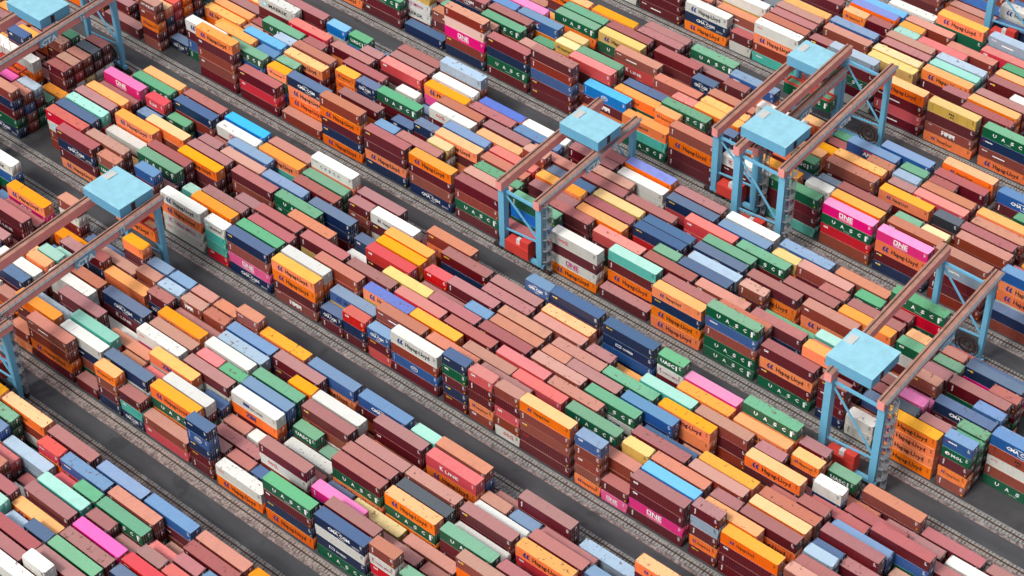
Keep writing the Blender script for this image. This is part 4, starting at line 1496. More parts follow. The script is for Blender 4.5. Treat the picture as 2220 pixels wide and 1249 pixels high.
-0.27 107.09 2 oT1C b.0C o.0C vH1B
13.05 107.09 1 m.0C bT0C o.0C o.0B
19.69 107.09 1 m.0C u.0B
25.86 107.09 2 b.0C o.0B mT0B b.0A
40.24 107.09 2 b.0C mT1C b.1C g.0B
52.93 107.09 2 wT0C n.1C b.0C b.0B
66.23 107.09 2 m.0C m.0C bT1C mB0B
-73.53 110.03 2 oT0C w.0C m.1B
-60.23 110.03 2 o.1C m.0C bD0B
-46.93 110.03 2 bT0C rT1C m.0C b.0B
-33.63 110.03 2 mT1C mT0C oT0B
-20.34 110.03 2 m.0C uT0B
-7.04 110.03 1 oT0C bD0B
0.21 110.03 2 mT0C b.0C c.0C c.0B
13.01 110.03 2 b.0C m.0C bT0C b.0B
26.20 110.03 1 b.0C nB0B
33.08 110.03 2 r.0C w.1C mD1B rD0B
46.15 110.03 2 oD0B
59.45 110.03 2 mT0C b.0C u.1B
-73.66 112.97 2 o.0C m.1C b.0C bB0B
-60.36 112.97 2 r.0C m.1C m.0B
-47.07 112.97 2 gT0C o.0C o.0C mD1B
-33.77 112.97 2 oT1C o.0C bD0B
-20.07 112.97 2 mT0C oH0B
-7.18 112.97 2 u.0B
6.53 112.97 2 m.1C g.0C s.0C w.0B
19.49 112.97 2 m.0C r.0C m.0B g.1B oH0A
33.16 112.97 2 bT0C u.0C n.0C u.1B sF0B
46.01 112.97 2 m.0C b.0B
59.31 112.97 2 m.0C m.0C n.0C bB1B
-53.92 129.28 2 m.1C b.0C b.0C mB0B
-40.62 129.28 2 m.0C m.1C mT0C nT0B
-27.32 129.28 2 gT1C mT0C m.0C b.0B
-14.03 129.28 2 mT0C u.1C mT0C m.0B
-0.73 129.28 2 mT0B b.0B rT1C b.0B
12.57 129.28 2 bD0B
25.86 129.28 2 m.0B n.0B
39.16 129.28 2 b.0C g.0C bT1C bD0B
52.46 129.28 2 o.0C oT0C bT0C bT1B
-47.41 132.22 2 o.0C n.1C nD0B
-34.11 132.22 2 mT1C m.0C mB0B
-20.81 132.22 2 mT1C m.0C oB0B
-7.51 132.22 1 r.0C b.1C w.0B
-0.29 132.22 2 oh0B n.0B
12.43 132.22 2 bD0B
25.73 132.22 2 b.1C wH0B wH0B
39.03 132.22 2 oT0C w.0C m.1C mT0B
52.32 132.22 2 m.0C mT0C m.0C uB1B
-40.89 135.16 2 nT1C mT0C bB0B
-27.60 135.16 2 bT0C gT1C nT0C bB0B
-14.30 135.16 2 b.1C g.0C wB0B
-1.00 135.16 2 o.1B r.0C m.0C wB0B
12.79 135.16 2 mg0B c.0B bT0B
25.59 135.16 2 mT0C bB0B
38.89 135.16 2 n.0C r.0C gT0C o.1B
52.19 135.16 2 o.0C r.0C mT1C mD0B
-41.03 138.10 2 mT0C n.1C mT0C n.0B
-27.73 138.10 2 m.1C n.0C u.0C b.0B
-14.43 138.10 2 g.0C w.0C u.1B
-1.14 138.10 2 m.0C b.0C m.1C m.0B
12.16 138.10 2 m.0C m.0B
25.46 138.10 2 b.0C u.0B
38.75 138.10 2 m.0C m.0C g.0C n.1B
52.05 138.10 2 bT1C b.0C mT0B
-34.52 141.04 2 mT1C n.0C oT0C b.0B
-21.22 141.04 2 n.0C m.1C mT0C bT0B
-7.92 141.04 2 b.1C m.0C b.0C mT0B
5.37 141.04 2 w.0C o.0C m.1C m.0B
18.67 141.04 2 bD0B
31.97 141.04 2 m.0C mT1C w.0B
45.27 141.04 2 m.0C g.0C u.1B
-34.65 143.99 2 bT0C rT1C nT0B
-21.36 143.99 2 mT0C g.0C m.0C b.1B
-8.06 143.99 2 b.0C r.0C m.1C oD0B
5.24 143.99 2 m.1C mT0C b.0C oD0B
18.54 143.99 2 m.1B r.0B b.0C mT0B
31.83 143.99 2 r.0C u.0C r.0C b.1B
45.13 143.99 2 o.1C b.0C oD0B
-28.14 146.93 2 mT1C b.0C m.0C mB0B
-14.84 146.93 2 mT1C b.0C bB0B
-1.55 146.93 2 r.1C bT0C wT0C nD0B
11.75 146.93 2 o.0C r.1C mB0B
25.05 146.93 2 bT0C bD0B
38.35 146.93 2 mT0C m.0C w.1C u.0B
-28.28 149.87 2 m.0C b.1C mT0B
-14.98 149.87 2 bT1C m.0C b.0C mB0B
-1.68 149.87 2 b.0C gT0C o.0C mT1B
11.62 149.87 2 w.0C m.0C gT0C mT1B
24.91 149.87 2 m.0C mT0C rT1C nB0B
38.21 149.87 2 m.0C oT0C uT1B
-21.76 152.81 2 m.0C mT0C bT1C mB0B
-8.47 152.81 2 wT1C n.0C m.0C n.0B
4.83 152.81 2 mT1C bT0C gT0C mB0B
18.13 152.81 2 w.0C b.0C u.0C bB1B
31.43 152.81 2 m.0C r.0C b.0C bB1B
44.72 152.81 2 u.0C m.0C m.0C mT1B
-21.90 155.75 2 b.0C bT1C mB0B
-8.60 155.75 2 b.0C m.0C oT1C bD0B
4.69 155.75 2 mT0C m.1C b.0C bB0B
17.99 155.75 2 b.0C bT0C bT1B
31.29 155.75 2 m.0C mT0C r.1C bB0B
44.59 155.75 2 oT0C m.1C bT0C mT0B"""
BY = {-1: -130.842, 0: -86.941, 1: -43.634, 2: -0.544, 3: 42.591, 4: 86.497, 5: 129.279}
BX = {-1: -103.102, 0: -105.153, 1: -107.044, 2: -108.731, 3: -110.486, 4: -112.329, 5: -113.755}
RP, SH, PX = 2.9413, 0.04625, 6.6486
LABELS = """off-white short container, atop its stack, bottom far left
maroon long container, atop its stack, bottom far left
green long container, atop its stack, bottom far left
orange long container with blue emblem, atop its stack, bottom far left
maroon long container, atop its stack, before navy one, bottom far left
maroon long container, atop its stack, before magenta one, bottom far left
magenta long container, atop its stack, bottom far left
mint long container, atop its stack, bottom far left
grey-blue long container, atop its stack, lower far left
green long container with spaced letters, atop its stack, bottom far left
blue long container, atop its stack, bottom far left
brick-brown long container, atop its stack, bottom far left
maroon long container, atop its stack, bottom left
orange long container with small emblem, atop its stack, lower far left
maroon long container, atop its stack, lower far left
blue long container, atop its stack, before blue one, bottom far left
blue long container, atop its stack, before brick-brown one, bottom far left
brick-brown long container, atop its stack, bottom left
brick-brown long container, atop its stack, middle far left
brick-brown long container, atop its stack, lower far left
navy short container, atop its stack, lower far left
off-white long container, atop its stack, bottom left
green long container with spaced letters, atop its stack, bottom left
navy long container with white swoosh lettering, atop its stack, bottom left
brick-brown short container, atop its stack, bottom left
orange long container, atop its stack, middle far left
off-white long container, atop its stack, middle far left
navy long container, atop its stack, lower far left
orange long container with blue emblem, atop its stack, lower far left
maroon long container, atop its stack, before maroon one, bottom left
navy long container, atop its stack, middle far left
mint long container, atop its stack, middle far left
off-white long container, atop its stack, lower far left
maroon long container, atop its stack, lower left
maroon long container, atop its stack, before magenta one, lower left
magenta long container, atop its stack, bottom left
off-white long container, atop its stack, before maroon one, middle far left
maroon long container, atop its stack, middle far left
orange long container with giant blue letters, atop its stack, lower far left
tan long container, atop its stack, bottom left
brick-brown long container, atop its stack, bottom centre
brick-brown long container, atop its stack, before maroon one, bottom centre
off-white long container, atop its stack, before off-white one, middle far left
off-white long container, atop its stack, after off-white one, middle far left
maroon long container, atop its stack, before off-white one, lower left
off-white long container, atop its stack, lower left
off-white long container, atop its stack, before maroon one, lower left
maroon long container, atop its stack, before orange one, bottom left
orange long container with blue emblem, atop its stack, bottom centre
green long container with spaced letters, atop its stack, bottom centre
brick-brown long container, atop its stack, before navy one, middle far left
navy long container with white swoosh lettering, atop its stack, middle far left
brick-brown long container, atop its stack, before red one, middle far left
blue long container, atop its stack, lower left
green short container with bold white letters, atop its stack, lower left
maroon long container, atop its stack, before charcoal one, bottom left
charcoal long container, atop its stack, bottom centre
maroon long container, atop its stack, upper far left
orange long container with blue emblem, atop its stack, middle far left
off-white long container, atop its stack, before green one, lower left
green long container, atop its stack, lower left
maroon long container, atop its stack, before maroon one, lower left
maroon long container, atop its stack, before brick-brown one, lower left
brick-brown long container, atop its stack, after maroon one, bottom centre
maroon long container, atop its stack, bottom centre
orange long container with blue emblem, atop its stack, before maroon one, bottom centre
orange long container, atop its stack, before maroon one, middle far left
grey-blue long container, atop its stack, lower left
off-white long container, atop its stack, before brick-brown one, lower left
maroon long container, atop its stack, before blue one, bottom centre
orange long container with blue emblem, atop its stack, upper far left
blue long container, atop its stack, middle left
maroon long container, atop its stack, after blue one, lower left
maroon long container, atop its stack, before red one, lower left
red long container with white slogan, atop its stack, bottom centre
orange long container, atop its stack, middle left
blue long container, atop its stack, before blue one, lower left
blue long container with white swoosh lettering, atop its stack, lower left
brick-brown long container, atop its stack, lower centre
maroon long container, atop its stack, before grey-blue one, bottom centre
grey-blue long container, atop its stack, bottom centre
maroon long container, atop its stack, before brick-brown one, upper far left
off-white long container with blue emblem, atop its stack, upper far left
navy long container, atop its stack, middle left
orange long container with blue emblem, atop its stack, middle left
off-white long container with blue emblem, atop its stack, lower centre
orange long container with small emblem, atop its stack, lower centre
blue short container, atop its stack, lower centre
maroon long container, third from ground, bottom right
maroon long container, atop its stack, bottom right
maroon short container, atop its stack, bottom right
orange long container with small emblem, atop its stack, bottom right
red long container, atop its stack, upper far left
orange long container with blue emblem, atop its stack, upper left
green long container, atop its stack, middle left
off-white long container, atop its stack, middle left
blue long container with blue emblem, atop its stack, middle left
brick-brown long container, atop its stack, middle left
brick-brown long container, atop its stack, bottom right
bright blue long container, atop its stack, bottom right
orange long container, atop its stack, bottom right
green long container with spaced letters, atop its stack, upper far left
brick-brown long container, atop its stack, before orange tarp-topped one, middle left
orange tarp-topped long container with blue emblem, atop its stack, middle left
orange long container, atop its stack, middle centre
brick-brown long container, atop its stack, before red one, lower centre
red long container, atop its stack, lower centre
green long container with spaced letters, atop its stack, lower centre
brick-brown long container, atop its stack, before maroon one, bottom right
maroon long container, atop its stack, before grey-blue one, bottom right
maroon long container, atop its stack, upper left
maroon long container, atop its stack, middle left
maroon long container, atop its stack, before red one, middle left
red long container, atop its stack, middle centre
maroon long container, atop its stack, middle centre
red long container, atop its stack, before brick-brown one, lower centre
brick-brown long container, atop its stack, before off-white one, lower centre
maroon long container, atop its stack, lower right
brick-brown long container, atop its stack, before orange one, bottom right
orange long container, atop its stack, before navy one, bottom right
off-white long container, atop its stack, top far left
orange long container with blue emblem, atop its stack, before orange one, upper far left
orange long container with blue emblem, atop its stack, before navy one, upper far left
brick-brown long container, atop its stack, upper left
maroon long container, atop its stack, before maroon one, middle centre
maroon long container, atop its stack, before brick-brown one, middle centre
brick-brown long container, atop its stack, before green one, lower centre
green long container with spaced letters, atop its stack, lower right
orange long container, atop its stack, before brick-brown one, bottom right
brick-brown long container, atop its stack, after orange one, bottom right
maroon long container, atop its stack, bottom far right
orange long container, atop its stack, upper far left
maroon long container, atop its stack, before green one, upper left
green long container with spaced letters, atop its stack, upper left
red long container, atop its stack, middle left
brick-brown long container, atop its stack, middle centre
maroon long container, atop its stack, lower centre
blue long container, atop its stack, lower right
navy long container, atop its stack, upper left
orange long container, atop its stack, before red one, middle left
maroon long container, atop its stack, after red one, middle centre
brick-brown long container, atop its stack, before brick-brown one, middle centre
brick-brown long container, atop its stack, after brick-brown one, lower centre
green long container, atop its stack, lower right
orange long container with blue emblem, atop its stack, lower right
orange long container with blue emblem, atop its stack, bottom right
maroon long container, atop its stack, before brick-brown one, bottom far right
magenta long container with huge letters, atop its stack, top far left
maroon long container, atop its stack, before brick-brown one, upper left
orange long container, atop its stack, before navy one, middle centre
maroon long container, atop its stack, after navy one, middle centre
brick-brown long container, atop its stack, before maroon one, middle centre
mint long container, atop its stack, lower right
brick-brown long container, atop its stack, lower right
off-white short container, atop its stack, bottom far right
navy long container, atop its stack, top far left
orange long container with blue emblem, atop its stack, before green one, upper left
off-white long container with small emblem, atop its stack, upper left
maroon long container, atop its stack, after brick-brown one, middle centre
maroon long container, atop its stack, before orange one, middle centre
orange long container, atop its stack, before orange one, middle centre
orange long container, atop its stack, lower right
orange long container with blue emblem, atop its stack, before orange one, lower right
orange short container with small emblem, atop its stack, bottom right
off-white long container with wide navy letters, atop its stack, upper left
maroon long container, atop its stack, before maroon one, upper left
brick-brown long container, atop its stack, before off-white one, middle centre
navy long container, atop its stack, middle centre
navy long container, atop its stack, middle right
green short container with bold white letters, atop its stack, lower right
magenta long container, atop its stack, lower right
green long container with spaced letters, atop its stack, before maroon one, lower right
green short container with bold white letters, atop its stack, bottom far right
brick-brown long container, atop its stack, bottom far right
maroon long container, atop its stack, before maroon one, bottom far right
maroon long container, atop its stack, top far left
orange long container with blue emblem, atop its stack, top left
maroon long container, atop its stack, top left
brick-brown long container, atop its stack, before brick-brown one, upper left
brick-brown long container, atop its stack, top left
maroon long container, atop its stack, before orange one, upper left
orange long container with blue emblem, atop its stack, upper centre
maroon long container, atop its stack, upper centre
maroon long container, atop its stack, before off-white one, middle centre
off-white long container with red letters, atop its stack, middle centre
maroon long container, atop its stack, middle right
orange long container with small emblem, atop its stack, middle right
green long container with spaced letters, second from ground, lower right
green long container with spaced letters, atop its stack, middle right
maroon long container, atop its stack, before maroon one, lower right
maroon short container, atop its stack, lower far right
off-white short container, atop its stack, lower far right
orange long container with blue emblem, first from ground, lower far right
orange long container with blue emblem, second from ground, lower far right
orange long container with blue emblem, third from ground, lower far right
orange long container with blue emblem, atop its stack, lower far right
blue short container, atop its stack, lower far right
navy long container with white swoosh lettering, atop its stack, top left
green long container, atop its stack, upper centre
mint long container, atop its stack, middle right
orange short container, atop its stack, lower right
maroon long container, atop its stack, before navy one, top left
maroon long container, atop its stack, before red one, upper centre
red long container, atop its stack, middle right
maroon long container, atop its stack, before brick-brown one, middle right
brick-brown long container, atop its stack, middle right
maroon long container, atop its stack, after brick-brown one, middle right
brick-brown long container, atop its stack, lower far right
blue long container with white swoosh lettering, atop its stack, lower far right
orange long container with blue emblem, atop its stack, before blue one, top left
orange long container with blue emblem, atop its stack, before brick-brown one, upper centre
brick-brown long container, atop its stack, upper centre
maroon long container, atop its stack, before orange one, upper centre
orange long container with small emblem, atop its stack, upper centre
navy long container, atop its stack, before off-white one, middle right
mint long container, atop its stack, lower far right
navy long container with white swoosh lettering, atop its stack, lower far right
green long container with spaced letters, atop its stack, top left
navy long container, atop its stack, before grey-blue one, middle right
grey-blue long container, atop its stack, middle right
brick-brown short container, atop its stack, lower far right
off-white long container with red letters, atop its stack, upper centre
navy long container with white swoosh lettering, atop its stack, middle right
maroon long container, atop its stack, after navy one, middle right
brick-brown long container, atop its stack, middle far right
maroon long container, atop its stack, lower far right
green long container, atop its stack, middle right
maroon long container, atop its stack, before orange one, middle right
orange long container, atop its stack, middle far right
green short container, atop its stack, lower far right
red long container, atop its stack, top left
red long container, atop its stack, upper right
green long container with spaced letters, atop its stack, before maroon one, middle right
maroon long container, atop its stack, middle far right
navy long container, atop its stack, lower far right
maroon long container, atop its stack, before off-white one, upper centre
off-white long container, atop its stack, upper right
navy long container, atop its stack, upper right
blue long container, atop its stack, middle right
brick-brown long container, atop its stack, before green one, middle far right
grey-blue long container, atop its stack, top centre
orange tarp-topped long container, atop its stack, upper right
off-white long container, atop its stack, before blue one, upper right
blue long container, atop its stack, before brick-brown one, middle right
brick-brown long container, atop its stack, after blue one, middle far right
green long container with spaced letters, atop its stack, middle far right
navy long container, atop its stack, top centre
brick-brown long container, atop its stack, top centre
maroon long container, atop its stack, top centre
maroon long container, atop its stack, before maroon one, top centre
maroon long container, atop its stack, after maroon one, upper centre
orange long container with small emblem, atop its stack, upper right
brick-brown long container, atop its stack, upper right
off-white long container with purple lettering, atop its stack, upper right
green long container, atop its stack, upper right
brick-brown long container, first from ground, middle far right
magenta long container with huge letters, atop its stack, upper far right
orange long container with blue emblem, third from ground, middle far right
magenta long container with huge letters, atop its stack, middle far right
grey-blue long container, fourth from ground, middle far right
brick-brown long container, atop its stack, before navy one, middle far right
navy long container, atop its stack, middle far right
bright blue long container with oval emblem, atop its stack, top centre
orange long container with small emblem, atop its stack, before off-white one, upper right
orange long container, atop its stack, upper far right
brick-brown long container, atop its stack, before off-white one, middle far right
green long container with spaced letters, atop its stack, top centre
red long container, atop its stack, top centre
green long container with spaced letters, atop its stack, top right
orange long container with blue emblem, atop its stack, upper right
brick-brown long container, atop its stack, before maroon one, middle far right
blue long container with red-barred letters, atop its stack, top centre
brick-brown long container, atop its stack, top right
orange long container, atop its stack, upper right
brick-brown long container, atop its stack, upper far right
orange long container with small emblem, atop its stack, upper far right
maroon long container, atop its stack, before maroon one, middle far right
brick-brown long container, atop its stack, before green one, top right
off-white long container, atop its stack, before maroon one, upper right
red long container, atop its stack, upper far right
green long container with spaced letters, atop its stack, before tan one, top centre
tan long container with blue emblem, atop its stack, top right
maroon long container, atop its stack, top right
blue long container with red-barred letters, atop its stack, upper far right
blue long container, atop its stack, top right
blue long container, atop its stack, upper far right
maroon long container, atop its stack, upper far right
green long container with spaced letters, atop its stack, before orange one, top right
orange long container with small emblem, atop its stack, before blue one, upper far right
off-white long container with blue emblem, atop its stack, top right
off-white long container, atop its stack, top right
grey-blue long container, atop its stack, top far right
orange long container with blue emblem, atop its stack, top far right
tan long container with black monogram, atop its stack, top far right
green long container with spaced letters, atop its stack, upper far right
tan long container, atop its stack, top far right
brick-brown long container, atop its stack, top far right
orange long container with blue emblem, atop its stack, before maroon one, top far right
brick-brown long container, atop its stack, before green one, top far right
orange long container with blue emblem, atop its stack, before grey-blue one, top far right""".split('\n')
def place_all():
    parts = {}
    SV, SF, SM, SR = [], [], [], []; nv = 0
    slots = []; sidx = {}
    def sl_(m):
        if m.name not in sidx: sidx[m.name] = len(slots); slots.append(m)
        return sidx[m.name]
    npc = {}
    def npg(key, lists):
        if key not in npc:
            o = lists; fs = o.f; n = [len(f) for f in fs]
            npc[key] = (np.array(o.v, dtype=np.float32).reshape(-1, 3), np.array([i for f in fs for i in f], dtype=np.int64), np.array(n), np.array(o.m))
        return npc[key]
    rg = random.Random(7); li = 0
    for line in YARD.strip().split('\n'):
        t = line.split(); x, y = float(t[0]), float(t[1]); w = int(t[2]); z = 0.0
        for it in t[3:]:
            c, lt, hc, fl = it[0], it[1], it[2], it[3]
            h = 2.896 if hc == '1' else 2.591
            jx, jy = rg.uniform(-.03, .03), rg.uniform(-.025, .025)
            if fl == 'A':
                lab, li = LABELS[li], li+1
                o = empty('shipping_container', (x+jx, y+jy, z)); tag(o, lab, 'shipping container', 'containers stacked in the yard blocks')
                B, T, D = MESH[(w, h)]
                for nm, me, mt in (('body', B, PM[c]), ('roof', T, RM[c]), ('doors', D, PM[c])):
                    q = bpy.data.objects.new(nm, me); COL.objects.link(q); q.parent = o
                    q.material_slots[0].link = 'OBJECT'; q.material_slots[0].material = mt
                q = bpy.data.objects.new('lettering', deco_mesh(lt, w, h, c)); COL.objects.link(q); q.parent = o
            else:
                rn = rg.random()
                if fl == 'C':                              # buried inside the stacks: a plain closed box is enough
                    mb = MB(); L = 12.19 if w == 2 else 6.06; mb.box(.02, .02, .02, L-.02, 2.42, h-.01)
                    gs = [((mb), [PM[c]])]
                    key = ('box', w, h)
                    items = [(npg(key, mb), [PM[c]])]
                else:
                    B, T, D = GEO[(w, h, 1)]
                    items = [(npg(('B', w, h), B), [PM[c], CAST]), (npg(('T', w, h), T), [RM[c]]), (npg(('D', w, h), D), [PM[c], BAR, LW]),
                             (npg(('d', lt, w, h, c), deco_geo(lt, w, h, c)), LMAT)]
                for (v, f, n, m), mats in items:
                    if not len(v): continue
                    SV.append(v+np.array([x+jx, y+jy, z], dtype=np.float32)); SF.append((f+nv, n)); nv += len(v)
                    lut = np.array([sl_(q_) for q_ in mats]); SM.append(lut[m]); SR.append(np.full(len(m), rn, dtype=np.float32))
            z += h+.012
    V = np.concatenate(SV); F = np.concatenate([a for a, b in SF]); NL = np.concatenate([b for a, b in SF]); MI = np.concatenate(SM); RN = np.concatenate(SR)
    me = bpy.data.meshes.new('shipping_containers'); me.vertices.add(len(V)); me.vertices.foreach_set('co', V.ravel())
    me.loops.add(len(F)); me.loops.foreach_set('vertex_index', F.astype(np.int32))
    me.polygons.add(len(NL)); st = np.concatenate([[0], np.cumsum(NL)[:-1]]).astype(np.int32)
    me.polygons.foreach_set('loop_start', st); me.polygons.foreach_set('loop_total', NL.astype(np.int32))
    for m in slots: me.materials.append(m)
    me.polygons.foreach_set('material_index', MI.astype(np.int32))
    a = me.attributes.new('rnd', 'FLOAT', 'FACE'); a.data.foreach_set('value', RN)
    me.update(calc_edges=True)
    o = bpy.data.objects.new('shipping_container_stacks', me); COL.objects.link(o)
    tag(o, 'remaining stacks of coloured shipping containers further back and underneath in the yard', 'shipping containers', kind='stuff')
    print('stuff verts', len(V), 'labels used', li)
place_all()

# ---------------------------------------------------------------- ground, roads, rails
def ground_mat(name, a, b, sc, spots=0, rough=.9, stretch=None, fine=None, spotcol=(.01, .01, .01)):
    m, nt, p = newmat(name)
    c = mixc(nt, rmp(nt, noise(nt, sc, 6, stretch), .3, .7), a, b)
    if fine:
        v = N(nt, 'ShaderNodeTexVoronoi'); v.inputs['Scale'].default_value = fine; g = N(nt, 'ShaderNodeNewGeometry'); nt.links.new(g.outputs['Position'], v.inputs['Vector'])
        h = N(nt, 'ShaderNodeHueSaturation'); nt.links.new(c, h.inputs['Color'])
        sp = N(nt, 'ShaderNodeSeparateColor'); nt.links.new(v.outputs['Color'], sp.inputs[0]); nt.links.new(mth(nt, 'ADD', mth(nt, 'MULTIPLY', sp.outputs[0], 1.1), .45), h.inputs['Value'])
        c = h.outputs[0]
    if spots: c = mixc(nt, mth(nt, 'MULTIPLY', rmp(nt, noise(nt, .16, 6), .62, .66), spots), c, spotcol)
    nt.links.new(c, p.inputs['Base Color']); p.inputs['Roughness'].default_value = rough; return m
G_YARD = ground_mat('yard_asphalt', (.036, .037, .041), (.06, .06, .064), .25, .6)
G_ROAD = ground_mat('road_asphalt', (.044, .046, .052), (.072, .074, .080), .35, .35, stretch=(.25, 1, 1))
G_PINK = ground_mat('pinkish_ballast', (.15, .115, .11), (.30, .235, .22), .5, fine=2.6)
G_GREY = ground_mat('grey_ballast', (.10, .105, .11), (.21, .215, .22), .5, fine=2.6)
G_KERB = ground_mat('kerb_concrete', (.16, .155, .15), (.30, .29, .28), .8)
G_SLP = ground_mat('sleeper_concrete', (.24, .22, .19), (.42, .39, .35), 1.1)
G_RAIL = plain('rail_steel', (.085, .055, .045), .6, .2); G_RAILB = plain('rail_steel_bright', (.5, .5, .52), .4, .4)
X0, X1 = -330., 330.
def sheet(name, x0, y0, x1, y1, z, mat):
    m = MB(); m.quad((x0, y0, z), (x1, y0, z), (x1, y1, z), (x0, y1, z)); return tag(m.build(name, mat), kind='structure')
sheet('ground', -1500, -1500, 1500, 1500, 0, G_YARD)
rg2 = random.Random(5)
for k in range(-1, 7):
    y0 = BY.get(k, BY[5]+43.0*(k-5))                           # front row of this block; the lane lies in front of it
    sheet('ballast', X0, y0-14.1, X1, y0-7.65, .02, G_PINK if k % 2 == 0 else G_GREY)
    sheet('ballast', X0, y0-9.0+.9, X1, y0-7.65, .026, G_GREY)
    sheet('road', X0, y0-7.65, X1, y0-3.55, .03, G_ROAD)
    sheet('ballast', X0, y0-3.55, X1, y0-.75, .02, G_PINK)
    sheet('ballast', X0, y0-2.9, X1, y0-.75, .026, G_GREY if k > 0 else G_PINK)
    kb = MB(); kb.box(X0, y0-.85, 0, X1, y0-.6, .16); kb.box(X0, y0-14.45, 0, X1, y0-14.15, .14)
    tag(kb.build('kerb', G_KERB), kind='structure')
    for yy, br in ((-1.75, 0), (-8.6, 0), (-10.9, 0), (-12.95, 1)):
        rl = MB(); rl.box(X0, y0+yy-.07, .08, X1, y0+yy+.07, .24); rl.box(X0, y0+yy-.14, .05, X1, y0+yy+.14, .09)
        if br: rl.box(X0, y0+yy+.75, .03, X1, y0+yy+1.0, .16)
        tag(rl.build('rail', [G_RAILB if br else G_RAIL]), kind='structure')
    slp = MB()
    for yy, w in ((-1.75, 1.7), (-8.6, 1.7), (-10.9, 1.6)):
        x = X0
        while x < X1:
            if not (k >= 3 and 0): slp.box(x, y0+yy-w/2, 0, x+.28, y0+yy+w/2, .055)
            x += .72 if yy != -10.9 else 1.0
    tag(slp.build('sleepers', G_SLP), 'short concrete sleepers under the crane rails of one lane', kind='structure')

